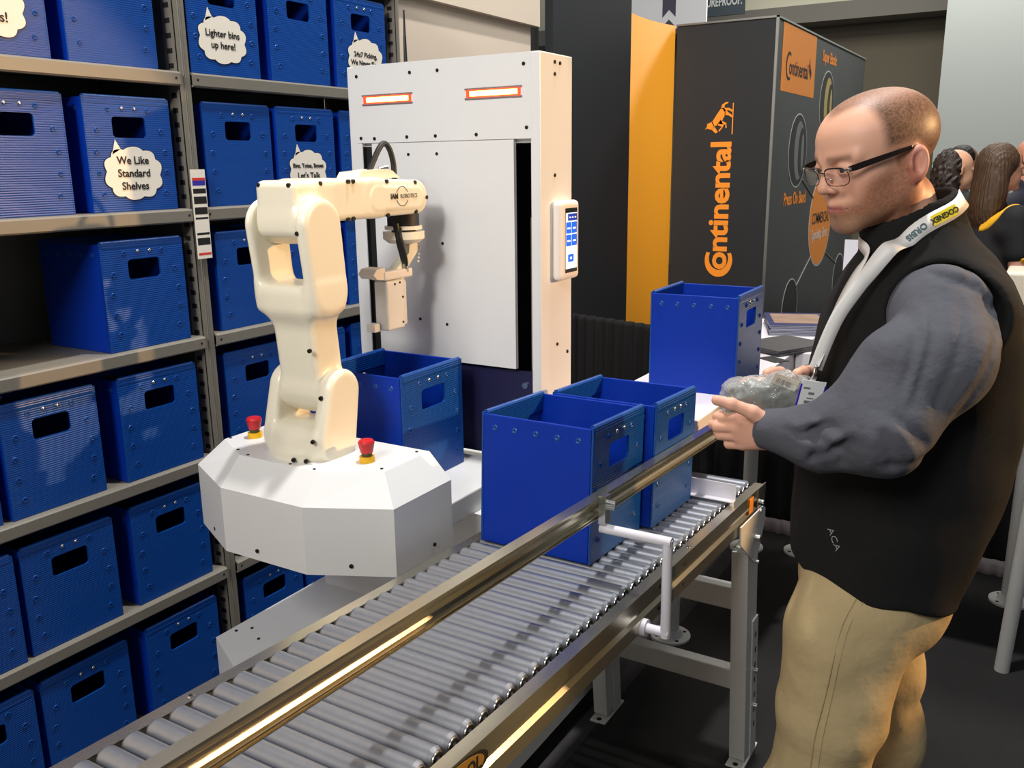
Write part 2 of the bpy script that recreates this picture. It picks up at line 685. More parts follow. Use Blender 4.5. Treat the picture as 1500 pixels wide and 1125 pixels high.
mb = MB()
mb.prism([(6.35, 2.15), (7.29, 2.15), (7.29, 2.585), (6.35, 2.585)], sd, 0, 0.001)
mb.build('orange_square', ORANGES, booth)
SDM = frame((-1.7035, 6.80, 2.315), (0, 1, 0), (0, 0, 1))
mb = MB()
vs, fs = text_geo('ontinental', 0.145, bold=0.003, xs=0.92)
mb.add([SDM @ (v + Vector((0.01, 0, 0))) for v in vs], fs)
ring = [(-0.265 + 0.085 * math.cos(R(60 + 240 * k / 24)), 0.005 + 0.095 * math.sin(R(60 + 240 * k / 24))) for k in range(25)]
rin = [(-0.255 + 0.066 * math.cos(R(60 + 240 * k / 24)), 0.005 + 0.074 * math.sin(R(60 + 240 * k / 24))) for k in range(25)]
for k in range(24):
    mb.add([SDM @ Vector((p[0], p[1], 0)) for p in (ring[k], ring[k + 1], rin[k + 1], rin[k])], [(0, 1, 2, 3)])
mb.build('square_lettering', INK, booth)
mb = MB()
for pc in HORSE:
    mb.prism([((a - 1.97) * 0.42 + 0.33, (b - 0.1) * 0.75 + 0.03) for a, b in pc], lambda a, b, t: SDM @ Vector((a, b, t)), 0, 0.001)
mb.build('small_horse_emblem', INK, booth)
mb = MB()
text(mb, 'Super Elastic', 0.115, frame((-1.7035, 7.76, 2.475), (0, 1, 0), (0, 0, 1)), bold=0.003, xs=0.85)
mb.build('tyre_caption', ORANGES, booth)
mb = MB()
text(mb, 'Press On Band', 0.125, frame((-1.7035, 6.92, 1.415), (0, 1, 0), (0, 0, 1)), bold=0.003, xs=0.86)
mb.build('tyre_caption', ORANGES, booth)
TYRE = mat('printed_tyre', (24, 24, 25), 0.5)
RIM = mat('printed_wheel_rim', (112, 112, 110), 0.35, vary=0.3, scale=30)
BRASS = mat('printed_yellow_rim', (190, 170, 90), 0.4, vary=0.3, scale=20)
LINE = mat('printed_white_line', (205, 205, 200), 0.5)
for (y, z, rr, rim) in ((6.92, 1.76, 0.265, RIM), (7.76, 2.13, 0.255, BRASS), (6.96, 0.58, 0.235, TYRE), (8.70, 0.62, 0.235, TYRE)):
    mb = MB()
    disc(mb, y, z, rr, rr, 0.0002, 0)
    disc(mb, y, z, rr - 0.011, rr - 0.010, 0.0012, 1)
    disc(mb, y + 0.03, z, rr * 0.52, rr * 0.80, 0.0022, 2)
    disc(mb, y + 0.09, z - 0.01, rr * 0.34, rr * 0.66, 0.0032, 1)
    disc(mb, y + 0.12, z - 0.01, rr * 0.14, rr * 0.50, 0.0042, 2)
    mb.build('tyre_picture', [LINE, TYRE, rim], booth)
mb = MB()
disc(mb, 7.81, 1.20, 0.40, 0.375, 0.0002, 0)
disc(mb, 7.81, 1.20, 0.385, 0.36, 0.0012, 1)
text(mb, 'COMMERCIAL', 0.125, frame((-1.7022, 7.81, 1.225), (0, 1, 0), (0, 0, 1)), mi=2, bold=0.001, xs=0.78)
text(mb, 'Specialty Tires', 0.115, frame((-1.7022, 7.81, 1.095), (0, 1, 0), (0, 0, 1)), mi=0, bold=0.001, xs=0.82)
mb.build('orange_roundel', [LINE, ORANGES, INK], booth)
for (y0, z0, y1, z1) in ((7.10, 1.55, 7.50, 1.40), (7.12, 0.74, 7.55, 0.93), (8.06, 0.92, 8.53, 0.78)):
    MB().cyl(sd(y0, z0, 0.001), sd(y1, z1, 0.001), 0.006, seg=6).build('connector_line', INKG, booth)

# banners hung far behind the booth
o = empty('hanging_banner', (-3.56, 9.0, 3.0), 'white hanging banner with a dark ribbon mark above the amber panel', 'banner')
MB().box(-4.02, -3.18, 9.0, 9.03, 2.99, 4.6).build('banner_cloth', mat('banner_white', (246, 246, 246), 0.6), o)
mb = MB()
bx, bz = -3.565, 3.10
for pts in ([(-0.07, 0.30), (0.07, 0.30), (0.07, 0.0), (0.0, 0.07), (-0.07, 0.0)], [(-0.07, -0.09), (0.0, -0.02), (0.07, -0.09), (0.07, -0.11), (-0.07, -0.11)]):
    mb.prism([(a + bx, b + bz) for a, b in pts], lambda a, b, c: Vector((a, 8.999 - c, b)), 0, 0.002)
mb.build('ribbon_mark', mat('ribbon_grey', (82, 78, 92), 0.6), o)
o = empty('hanging_sign', (-3.95, 12.0, 3.5), 'blue grey hanging sign with pale capital lettering beside the white banner', 'sign')
MB().box(-5.2, -3.74, 12.0, 12.04, 3.53, 5.0).build('sign_board', mat('slate_sign', (62, 72, 80), 0.6, vary=0.15, scale=3), o)
mb = MB()
text(mb, 'UREPROOF.', 0.15, frame((-4.005, 11.997, 3.695), (1, 0, 0), (0, 0, 1)), bold=0.003, xs=0.60)
mb.build('sign_lettering', mat('pale_lettering', (205, 208, 205), 0.6), o)

# pleated black drapes
def drape(name, x0, y0, x1, y1, z0, z1, npl, amp, label, m=DRAPE, hem=None):
    N = npl * 8
    d = Vector((x1 - x0, y1 - y0, 0))
    L = d.length
    d.normalize()
    nn = Vector((-d.y, d.x, 0))
    mb = MB()
    vs = []
    for j, z in enumerate((z0, z0 + (z1 - z0) * 0.5, z1 - 0.03, z1)):
        for k in range(N + 1):
            t = k / N
            a = amp * (1.0 if j < 2 else 0.7) * (math.sin(2 * PI * t * npl) + 0.35 * math.sin(2 * PI * t * npl * 1.7 + 1))
            p = Vector((x0, y0, 0)) + d * (L * t) + nn * a
            vs.append((p.x, p.y, z))
    n = N + 1
    front = len(vs)
    vs += [tuple(Vector(v) + nn * 0.006) for v in vs]
    fs = []
    for j in range(3):
        for k in range(N):
            q = (j * n + k, j * n + k + 1, (j + 1) * n + k + 1, (j + 1) * n + k)
            fs += [q, tuple(front + i for i in q)]
    for k in range(N):
        fs.append((3 * n + k, 3 * n + k + 1, front + 3 * n + k + 1, front + 3 * n + k))
        fs.append((k, k + 1, front + k + 1, front + k))
    mb.add(vs, fs, 0, True)
    o = mb.build(name, m)
    tag(o, label, 'drape')
    return o


drape('pleated_drape', -2.38, 4.62, -1.30, 4.33, 0.0, 0.835, 16, 0.016, 'pleated black drape below the black and amber booth walls')
drape('table_skirt', -1.28, 3.985, 1.6, 3.985, 0.02, 0.93, 34, 0.010, 'black skirting cloth hanging behind the white tables')
drape('floor_valance', -1.28, 3.945, 1.6, 3.945, 0.0, 0.072, 60, 0.004, 'pale pleated strip along the floor at the foot of the black skirting cloth', m=mat('pale_valance_cloth', (150, 140, 142), 0.8, vary=0.2, scale=30))

# ================================================================== SHELVING
ROWS = [0.125, 0.492, 0.855, 1.213, 1.575, 1.938, 2.302]
XF = -2.08


def shelving(y0, y1, label, marker):
    u = empty('shelving_unit', (XF - 0.2, (y0 + y1) / 2, 0), label, 'shelving', 'grey steel shelving bays')
    for (py, s) in ((y0, 1), (y1, -1)):
        for (px, sx) in ((XF, -1), (XF - 0.40, 1)):
            mb = MB()
            ya, yb = sorted((py, py + s * 0.020))
            xa, xb = sorted((px, px + sx * 0.002))
            mb.box(xa, xb, ya, yb, 0, 2.5)
            xa, xb = sorted((px, px + sx * 0.045))
            ya, yb = sorted((py + s * 0.018, py + s * 0.020))
            mb.box(xa, xb, ya, yb, 0, 2.5)
            if sx < 0:
                for k in range(62):
                    z = 0.06 + k * 0.0385
                    ys = py + s * 0.0202
                    mb.box(px - 0.034, px - 0.014, ys - 0.0006, ys + 0.0006, z, z + 0.013, 1)
                mb.cyl((px, py + s * 0.0025, 0.0), (px, py + s * 0.0025, 2.5), 0.0022, seg=8)
            mb.build('post', [GREY, SLOT], u)
    for z in ROWS:
        mb = MB()
        a, b = y0 + 0.004, y1 - 0.004
        mb.box(XF - 0.40, XF - 0.002, a, b, z - 0.004, z)
        prof = [(XF - 0.002, z), (XF + 0.006, z - 0.002), (XF + 0.010, z - 0.006), (XF + 0.010, z - 0.034), (XF + 0.006, z - 0.038), (XF - 0.012, z - 0.038), (XF - 0.012, z - 0.034), (XF + 0.004, z - 0.034), (XF + 0.004, z - 0.008), (XF - 0.002, z - 0.004)]
        mb.prism(prof, lambda p, q, t: Vector((p, t, q)), y0 + 0.021, y1 - 0.021)
        for yy in (y0 + 0.036, y1 - 0.036):
            mb.cyl((XF + 0.0095, yy, z - 0.019), (XF + 0.0106, yy, z - 0.019), 0.0036, seg=10, mi=1)
        mb.build('shelf', [GREY, SLOT], u)
    MB().box(XF - 0.404, XF - 0.400, y0, y1, 0.05, 2.5).build('back_panel', GREYD, u)
    for yy in (y0 + 0.003, y1 - 0.004):
        MB().box(XF - 0.366, XF - 0.034, yy, yy + 0.001, 0.05, 2.5).build('side_panel', GREYD, u)
    if marker:
        mb = MB()
        c = [(1.712, 1.762)]
        xa = XF + 0.0125
        mb.box(xa, xa + 0.0015, 1.712, 1.762, 1.434, 1.680, 0)
        H = 0.246
        bands = [(0.092, 0.030, 2), (0.122, 0.055, 3), (0.212, 0.054, 1), (0.299, 0.083, 1), (0.419, 0.080, 1), (0.532, 0.022, 1), (0.705, 0.025, 1), (0.765, 0.080, 1), (0.933, 0.028, 2)]
        for (t, h, mi) in bands:
            z1 = 1.680 - t * H
            mb.box(xa + 0.0015, xa + 0.0018, 1.716, 1.760, z1 - h * H, z1, mi)
        o = mb.build('position_marker', [PAPER, INK, mat('marker_red', (214, 62, 44), 0.5), mat('marker_blue', (52, 44, 160), 0.5)], u)
        tag(o, 'white strip with black bars and red and blue bands')
    return u


shelving(0.795, 1.735, 'left bay of grey steel shelving holding rows of blue totes', False)
shelving(1.735, 2.690, 'right bay of grey steel shelving behind the robot and tower', True)

# ------------------------------------------------------------------ totes
TW, TL, TH, TT = 0.262, 0.255, 0.285, 0.0055      # along x, along y, height, wall


def dimple(mb, P, U, V, N, r=0.0075):
    P, U, V, N = Vector(P), Vector(U), Vector(V), Vector(N)
    vs = []
    rings = [(r, 0.0002), (r * 0.72, 0.0026), (r * 0.45, 0.0006), (r * 0.18, -0.0008 + 0.0011)]
    for (rr, h) in rings:
        for k in range(10):
            t = 2 * PI * k / 10
            vs.append(P + U * (rr * math.cos(t)) + V * (rr * math.sin(t)) + N * h)
    fs = [(j * 10 + k, j * 10 + (k + 1) % 10, (j + 1) * 10 + (k + 1) % 10, (j + 1) * 10 + k) for j in range(3) for k in range(10)]
    fs.append(tuple(range(30, 40)))
    mb.add(vs, fs, 1, True)


def wall_with_hole(mb, x, sgn, mi):
    """wall across x (handle side), outer face at x, thickness TT inward"""
    hw, hh, hz, rad = 0.050, 0.026, TH - 0.047 - 0.026, 0.010
    hole = []
    for (cx, cz, a0) in ((hw - rad, hh - rad, 0), (-hw + rad, hh - rad, 90), (-hw + rad, -hh + rad, 180), (hw - rad, -hh + rad, 270)):
        for k in range(4):
            t = R(a0 + 30 * k)
            hole.append((cx + rad * math.cos(t), hz + cz + rad * math.sin(t)))
    outer = [(TL / 2, TH), (-TL / 2, TH), (-TL / 2, 0), (TL / 2, 0)]
    xi = x - sgn * TT
    vs = []
    for xx in (x, xi):
        vs += [(xx, a, b) for a, b in outer] + [(xx, a, b) for a, b in hole]
    fs = []
    for base in (0, 20):
        for c in range(4):
            for k in range(3):
                fs.append((base + c, base + 4 + c * 4 + k, base + 4 + c * 4 + k + 1))
            d = (c + 1) % 4
            fs.append((base + c, base + 4 + c * 4 + 3, base + 4 + d * 4, base + d))
    for k in range(16):
        fs.append((4 + k, 4 + (k + 1) % 16, 24 + (k + 1) % 16, 24 + k))
    for c in range(4):
        fs.append((c, (c + 1) % 4, 20 + (c + 1) % 4, 20 + c))
    mb.add(vs, fs, mi)


def make_tote():
    root = empty('storage_tote', (0, 0, 0), 'blue tote', 'tote')
    mb = MB()
    wall_with_hole(mb, TW / 2, 1, 1)
    wall_with_hole(mb, -TW / 2, -1, 1)
    for s in (1, -1):
        ya, yb = sorted((s * TL / 2, s * (TL / 2 - TT)))
        mb.bbox(-TW / 2 + 0.002, TW / 2 - 0.002, ya, yb, 0, TH - 0.002, 0.0015, 1, 0)
        # folded top edge of the handle walls
        x0 = s * TW / 2
        prof = [(x0 - s * 0.0115 + s * 0.0062 * math.cos(t) + s * 0.0056, TH - 0.001 + 0.0062 * math.sin(t)) for t in [R(180 * k / 8) for k in range(9)]]
        prof = [(x0 + s * 0.0008, TH - 0.014)] + prof[::1] + [(x0 - s * 0.0100, TH - 0.040), (x0 - s * 0.0055, TH - 0.041)]
        mb.prism(prof, lambda p, q, t: Vector((p, t, q)), -TL / 2 + 0.006, TL / 2 - 0.006, 1)
        for cx in (-1, 1):                                # rounded upright corners
            mb.cyl((s * (TW / 2 - 0.003), cx * (TL / 2 - 0.003), 0.0), (s * (TW / 2 - 0.003), cx * (TL / 2 - 0.003), TH - 0.002), 0.0034, seg=10, mi=1)
    mb.box(-TW / 2 + 0.003, TW / 2 - 0.003, -TL / 2 + 0.003, TL / 2 - 0.003, 0.001, 0.006, 0)
    for s in (1, -1):
        X = s * TW / 2
        for yy in (-0.098, 0.098):
            for zz in (0.045, 0.098, 0.150, 0.203):
                dimple(mb, (X, yy * (1 + 0.06 * math.sin(zz * 90)), zz), (0, 1, 0), (0, 0, 1), (s, 0, 0))
        for yy in (-0.058, 0.058):
            dimple(mb, (X, yy, TH - 0.030), (0, 1, 0), (0, 0, 1), (s, 0, 0))
        Y = s * TL / 2
        for xx in (-0.098, -0.05, 0.0, 0.05, 0.098):
            dimple(mb, (xx, Y, TH - 0.030), (1, 0, 0), (0, 0, 1), (0, s, 0))
    mb.build('tote_body', [BLUE_V, BLUE_H], root)
    for s in (1, -1):
        for yy in (-0.017, 0.020):
            m2 = MB()
            m2.sphere((s * (TW / 2 + 0.0012), yy, TH - 0.027), 0.0048, 12, 6, sc=(0.5, 1, 1))
            m2.build('rivet', RIVET, root)
    return root


TOTE = make_tote()
first_tote = [True]


def tote(x, y, z, label, group=None, rz=0.0, rx=0.0):
    if first_tote[0]:
        o = TOTE
        first_tote[0] = False
    else:
        o = copy_tree(TOTE)
    o.location = (x, y, z)
    o.rotation_euler = (rx, 0, rz)
    o['label'] = label
    if group:
        o['group'] = group
    return o


def cloud(mb, W, H, tail, mi=0):
    """speech-bubble outline in (a, b), centred"""
    pts = []
    for k in range(120):
        t = 2 * PI * k / 120
        rr = 0.985 + 0.115 * abs(math.sin(t * 5 + 0.3))
        ex = 0.86
        c, s_ = math.cos(t), math.sin(t)
        a = W / 2 * 0.93 * rr * math.copysign(abs(c) ** ex, c)
        b = H / 2 * 0.93 * rr * math.copysign(abs(s_) ** ex, s_)
        pts.append((a, b))
    return pts, [(-W * 0.34, H * 0.36), (-W * 0.27, H * 0.49 + tail), (-W * 0.27, H * 0.49 + tail), (-W * 0.19, H * 0.46)]


def bubble(root, y, z, W, H, lines, size, clip=None, dimlines=None):
    """paper speech bubble stuck to the handle face of a shelf tote (faces +x)"""
    xf = root.location.x + TW / 2 + 0.0012
    WORLD[root] = root.matrix_basis.copy()
    pts, tl = cloud(None, W, H, 0.020)
    mb = MB()
    for (t0, t1, g, mi) in ((0.0, 0.0006, 1.02, 1), (0.0006, 0.0014, 1.0, 0)):
        mb.prism([(a * g, b * g) for a, b in pts], lambda a, b, t: Vector((xf + t, y + a, z + b)), t0, t1, mi)
        mb.prism([tl[0], tl[1], tl[3]], lambda a, b, t: Vector((xf + t, y + a, z + b)), t0, t1, mi)
    o = mb.build('speech_bubble_sign', [PAPER, INK], root)
    m2 = MB()
    for i, ln in enumerate(lines):
        s_ = size if not isinstance(size, (list, tuple)) else size[i]
        zz = z + (len(lines) - 1) * 0.5 * size_step(size) - i * size_step(size)
        text(m2, ln, s_, frame((xf + 0.0022, y, zz), (0, 1, 0), (0, 0, 1)), bold=0.0003)
    WORLD[o] = WORLD[root]
    m2.build('sign_lettering', INK, o)


def size_step(size):
    s_ = size if not isinstance(size, (list, tuple)) else max(size)
    return s_ * 1.18


POS = {'L': {'A': 1.238, 'B': 1.550, 'C': 0.958}, 'R': {'A': 1.915, 'B': 2.190, 'C': 2.490}}
BAY = {'L': 'left bay', 'R': 'right bay'}
PN = {'L': {'C': 'first from the left', 'A': 'in the middle', 'B': 'beside the centre post'},
      'R': {'A': 'beside the centre post', 'B': 'in the middle', 'C': 'nearest the white booth wall'}}
RN = ['bottom shelf', 'second lowest shelf', 'third lowest shelf', 'fourth lowest shelf', 'fifth lowest shelf', 'uppermost filled shelf']
SP = {(5, 'L', 'A'): 'blue tote with cut off Label Shelves bubble on the uppermost filled shelf',
      (4, 'L', 'B'): 'blue tote with the Standard Shelves speech bubble beside the centre post',
      (5, 'R', 'A'): 'blue tote with the Lighter bins speech bubble on the uppermost filled shelf',
      (5, 'R', 'C'): 'blue tote with the 24x7 Picking speech bubble at the tower top',
      (4, 'R', 'B'): 'blue tote with the Bins Totes Boxes speech bubble above the robot arm',
      (3, 'L', 'B'): 'lone blue tote on the half empty shelf of the left bay'}
for r_, z in enumerate(ROWS[:6]):
    for bay in 'LR':
        for p in 'CAB' if bay == 'L' else 'ABC':
            if (r_ == 3 and bay == 'L' and p != 'B'):
                continue
            y = POS[bay][p] + rng.uniform(-0.006, 0.006)
            if r_ == 5 and bay == 'L' and p == 'B':
                y = 1.530
            lb = SP.get((r_, bay, p), 'blue tote on %s of %s, %s' % (RN[r_], BAY[bay], PN[bay][p]))
            dx = rng.uniform(-0.006, 0.004)
            if (r_, bay, p) in SP:
                dx = 0.0
            if r_ == 5 and bay == 'R' and p == 'A':
                y = 1.890
            if r_ == 5 and bay == 'L' and p == 'A':
                y = 1.228
            t = tote(XF - 0.004 - TW / 2 + dx, y, z + 0.0005, lb, 'blue totes on the shelving', rz=R(rng.uniform(-0.6, 0.6)) if dx else 0.0)
            k = (r_, bay, p)
            if k == (5, 'L', 'A'):
                bubble(t, 1.212, 2.035, 0.185, 0.130, ['Label', 'Shelves!'], 0.031)
            if k == (4, 'L', 'B'):
                bubble(t, 1.546, 1.672, 0.172, 0.132, ['We Like', 'Standard', 'Shelves'], 0.0275)
            if k == (5, 'R', 'A'):
                bubble(t, 1.882, 2.034, 0.172, 0.126, ['Lighter bins', 'up here!'], 0.0262)
            if k == (5, 'R', 'C'):
                bubble(t, 2.502, 2.036, 0.178, 0.130, ['24x7 Picking,', 'We Never Sleep'], 0.0225)
            if k == (4, 'R', 'B'):
                bubble(t, 2.192, 1.672, 0.165, 0.126, ['Bins, Totes, Boxes', "Let's Talk"], [0.0185, 0.026])

# ================================================================== ROLLER CONVEYOR
TILT = R(2.954)
ct, st_ = math.cos(TILT), math.sin(TILT)


def dk(x, v, h):
    """deck space -> world: v metres back from the far end along the deck, h above the rail crest"""
    return Vector((x, 2.29 - v * ct + h * st_, 0.84 + v * st_ + h * ct))


conv = empty('roller_conveyor', (-0.82, 1.2, 0), 'long inclined roller conveyor with bright side rails and white legs beside the robot', 'conveyor')
LEN = 2.16
for (x, s, nm) in ((-0.60, 1, 'r'), (-1.04, -1, 'l')):
    mb = MB()
    prof = [(x, 0), (x, -0.030), (x - s * 0.006, -0.038), (x - s * 0.006, -0.044), (x, -0.052), (x, -0.080), (x - s * 0.030, -0.080), (x - s * 0.030, -0.077), (x - s * 0.003, -0.077),
            (x - s * 0.003, -0.054), (x - s * 0.009, -0.045), (x - s * 0.009, -0.037), (x - s * 0.003, -0.030), (x - s * 0.003, -0.0030), (x - s * 0.024, -0.0030), (x - s * 0.024, 0)]
    mb.prism(prof, lambda a, b, t: dk(a, t, b), 0.0, LEN)
    for v in [0.55 + 0.98 * k for k in range(2)]:
        mb.cyl(dk(x - s * 0.012, v, 0.0002), dk(x - s * 0.012, v, 0.0010), 0.0055, seg=12, mi=1)
        mb.cyl(dk(x - s * 0.012, v, 0.0010), dk(x - s * 0.012, v, 0.0013), 0.0032, seg=12, mi=2)
    for v in (0.02, 0.035, 0.09, 0.115, 0.60, 0.68, 0.74):
        for h in (-0.018, -0.064):
            mb.cyl(dk(x + s * 0.0002, v, h), dk(x + s * 0.0010, v, h), 0.0048, seg=8, mi=2)
    mb.build('side_rail', [STEELB, BEAR, SLOT], conv)
# wide end brackets with bolt holes
for (x, s) in ((-0.60, 1), (-1.04, -1)):
    mb = MB()
    mb.prism([(x, 0.002), (x + s * 0.003, 0.002), (x + s * 0.003, -0.080), (x, -0.080)], lambda a, b, t: dk(a, t, b), -0.012, 0.055)
    for (v, h) in ((0.0, -0.02), (0.0, -0.055)):
        mb.cyl(dk(x + s * 0.0031, v, h), dk(x + s * 0.0036, v, h), 0.0055, seg=12, mi=1)
    for (v, h) in ((0.03, -0.04), (0.045, -0.062)):
        mb.cyl(dk(x + s * 0.003, v, h), dk(x + s * 0.012, v, h), 0.006, seg=6, mi=2)
    mb.build('end_bracket', [STEELB, SLOT, BEAR], conv)
# rollers
for k in range(55):
    v = 0.028 + k * 0.0385
    mb = MB()
    xs = [-1.010, -1.006, -0.640, -0.634]
    rr = [0.0155, 0.0172, 0.0172, 0.0140]
    for a in range(3):
        mb.cyl(dk(xs[a], v, -0.0085), dk(xs[a + 1], v, -0.0085), rr[a], rr[a + 1], seg=24, cap=(a != 1))
    o = mb.build('roller', ROLLER, conv)
    m2 = MB()
    m2.cyl(dk(-0.6395, v, -0.0085), dk(-0.6325, v, -0.0085), 0.0128, 0.0118, seg=14, mi=0)
    m2.cyl(dk(-0.633, v, -0.0085), dk(-0.6318, v, -0.0085), 0.0108, seg=14, mi=1)
    m2.cyl(dk(-0.633, v, -0.0085), dk(-0.6300, v, -0.0085), 0.0058, seg=6, mi=1)
    m2.cyl(dk(-1.039, v, -0.0085), dk(-0.603, v, -0.0085), 0.0042, seg=6, mi=0)
    m2.build('roller_axle', [BEAR, BLACK], o)
# guide rail running over the bed
mb = MB()
g0, g1 = 0.115, 2.02
xg = -0.690
prof = [(xg, 0.180), (xg - 0.022, 0.180), (xg - 0.022, 0.177), (xg - 0.012, 0.177), (xg - 0.013, 0.145), (xg - 0.022, 0.145), (xg - 0.022, 0.139), (xg, 0.139),
        (xg, 0.1405), (xg - 0.004, 0.1415), (xg - 0.004, 0.1435), (xg, 0.1445), (xg, 0.1470), (xg - 0.007, 0.1480), (xg - 0.0095, 0.153), (xg - 0.0100, 0.162), (xg - 0.0085, 0.172), (xg - 0.006, 0.1750), (xg, 0.1760)]
mb.prism(prof, lambda a, b, t: dk(a, t, b), g0, g1 + 0.13)
mb.build('guide_rail', STEELB, conv)
vb = 0.835
mb = MB()
mb.box(-0.690, -0.676, -0.012, 0.012, 0.128, 0.184, 0, M=Matrix(((1, 0, 0, 0), (0, ct, st_, 2.29 - vb * ct), (0, -st_, ct, 0.84 + vb * st_), (0, 0, 0, 1))))
mb.cyl(dk(-0.676, vb, 0.170), dk(-0.660, vb, 0.170), 0.0055, seg=10, mi=0)
mb.cyl(dk(-0.676, vb - 0.006, 0.158), dk(-0.664, vb - 0.006, 0.158), 0.004, seg=10, mi=0)
mb.build('guide_clamp', BEAR, conv)
mb = MB()
tr = 0.0095
mb.cyl(dk(-0.690, vb, 0.117), dk(-0.545, vb, 0.117), tr, seg=16)
mb.cyl(dk(-0.553, vb, 0.120), dk(-0.553, vb - 0.012, -0.078), tr, seg=16)
mb.cyl(dk(-0.545, vb - 0.012, -0.070), dk(-0.598, vb - 0.012, -0.070), tr, seg=16)
mb.cyl(dk(-0.590, vb - 0.012, -0.070), dk(-0.602, vb - 0.012, -0.070), 0.017, seg=16)
mb.build('guide_bracket_tube', WHITET, conv)
# white stop bar across the bed
mb = MB()
for (a, b, v0, v1, h0, h1) in ((-1.005, -0.612, 0.212, 0.2145, 0.0095, 0.052), (-1.005, -0.612, 0.2145, 0.235, 0.0095, 0.012)):
    mb.prism([(a, h0), (b, h0), (b, h1), (a, h1)], lambda p, q, t: dk(p, t, q), v0, v1)
mb.cyl(dk(-0.618, 0.222, -0.010), dk(-0.618, 0.222, 0.012), 0.005, seg=10)
mb.build('stop_bar', WHITET, conv)
mb = MB()
mb.prism([(-0.5985, -0.008), (-0.5975, -0.008), (-0.5975, -0.048), (-0.5985, -0.048)], lambda a, b, t: dk(a, t, b), 0.098, 0.132)
tag(mb.build('orange_sticker', ORANGE, conv), 'small orange sticker on the rail')
# oval maker plate near the camera
mb = MB()
vv, hh = 1.470, -0.028
for (g, t, mi) in ((1.0, 0.0, 0), (0.88, 0.0006, 1)):
    mb.prism([(0.092 * g * math.cos(2 * PI * k / 40), 0.026 * g * math.sin(2 * PI * k / 40)) for k in range(40)], lambda a, b, c: dk(-0.5996 + c, vv + a, hh + b), t, t + 0.0006, mi)
Mx = frame(dk(-0.5982, vv - 0.018, hh), -(dk(0, 1, 0) - dk(0, 0, 0)) * -1 * -1, dk(0, 0, 1) - dk(0, 0, 0))
text(mb, 'HYTROL', 0.031, Mx, mi=0, bold=0.0008, xs=0.92)
mb.build('maker_plate', [INK, mat('gold_plate', (205, 160, 70), 0.4, 0.6)], conv)
# legs
LEGW = mat('leg_white_paint', (206, 206, 202), 0.45, vary=0.05, scale=20)
for (x, s) in ((-0.618, 1), (-1.048, -1)):
    for (yt, yb) in ((2.200, 2.285), (0.36, 0.42)):
        ztop = 0.765 if yt > 1 else 0.86
        mb = MB()
        def lp(a, z):
            t = (ztop - z) / ztop
            return yt + (yb - yt) * t + a
        def legbox(x0, x1, a0, a1, z0, z1, mi=0):
            vs = [(xx, lp(aa, z), z) for z in (z0, z1) for aa in (a0, a1) for xx in (x0, x1)]
            mb.add(vs, [(0, 2, 3, 1), (4, 5, 7, 6), (0, 1, 5, 4), (2, 6, 7, 3), (0, 4, 6, 2), (1, 3, 7, 5)], mi)
        legbox(x - 0.022, x + 0.022, -0.046, 0.044, 0.02, ztop - 0.08)
        legbox(x - 0.026, x + 0.026, 0.0, 0.050, 0.008, 0.46)          # telescopic sleeve
        for k in range(7):
            z = 0.10 + 0.05 * k
            mb.box(x + s * 0.0262 - 0.0006, x + s * 0.0262 + 0.0006, lp(0.021, z), lp(0.029, z), z, z + 0.016, 1)
        for z in (0.17, 0.29):
            mb.cyl((x + s * 0.026, lp(0.025, z), z), (x + s * 0.036, lp(0.025, z), z), 0.009, seg=6, mi=2)
        lg = mb.build('leg', [LEGW, SLOT, BEAR], conv)
        m2 = MB()                                               # swivel plate bolted to the rail
        c = lp(0, ztop)
        pts = [(c - 0.040, ztop + 0.0), (c + 0.040, ztop + 0.0), (c + 0.040, ztop - 0.05), (c + 0.012, ztop - 0.125), (c - 0.030, ztop - 0.115), (c - 0.040, ztop - 0.075)]
        if yt > 1:
            pts = [(2.072, 0.795), (2.268, 0.786), (2.290, 0.775), (2.292, 0.735), (2.243, 0.662), (2.205, 0.650), (2.076, 0.745)]
        xa, xb = sorted((x + s * 0.0225, x + s * 0.0265))
        m2.prism(pts, lambda a, b, t: Vector((t, a, b)), xa, xb)
        m2.cyl((x + s * 0.0265, c + 0.005, ztop - 0.045), (x + s * 0.040, c + 0.005, ztop - 0.045), 0.010, seg=6, mi=1)
        m2.cyl((x + s * 0.0265, c + 0.020, ztop - 0.120), (x + s * 0.036, c + 0.020, ztop - 0.120), 0.006, seg=6, mi=1)
        m2.build('swivel_plate', [LEGW, BEAR], lg)
        m3 = MB()
        m3.bbox(x - 0.026, x + 0.026, yb - 0.072, yb + 0.075, 0.0, 0.008, 0.003)
        m3.cyl((x, yb - 0.058, 0.008), (x, yb - 0.058, 0.0086), 0.008, seg=12, mi=1)
        m3.build('foot_plate', [LEGW, SLOT], lg)
for (y, z0, z1) in ((2.236, 0.490, 0.555), (2.256, 0.236, 0.297), (0.38, 0.25, 0.31)):
    MB().bbox(-1.026, -0.640, y - 0.022, y + 0.018, z0, z1, 0.004).build('cross_brace', LEGW, conv)

# conveyor and table totes
tote(-0.868, 1.638, dk(0, (2.29 - 1.638) / ct, 0.0089).z + 0.0006, 'front blue tote on the roller conveyor, nearest the camera', 'open blue totes on the conveyor', rx=-TILT)
tote(-0.845, 1.908, dk(0, (2.29 - 1.908) / ct, 0.0089).z + 0.0006, 'rear blue tote on the roller conveyor, against the white stop bar', 'open blue totes on the conveyor', rx=-TILT)
tote(-0.868, 2.565, 1.0305, 'blue tote standing alone on the white table behind the conveyor', rz=R(1.0))
tote(-1.432, 1.765, 0.9055, 'blue tote carried on the robot tray between arm and tower')

# ================================================================== ROBOT
CX = -1.40
rob = empty('mobile_picking_robot', (CX, 1.75, 0), 'white mobile picking robot with cream arm, faceted base and tall light tower', 'robot')


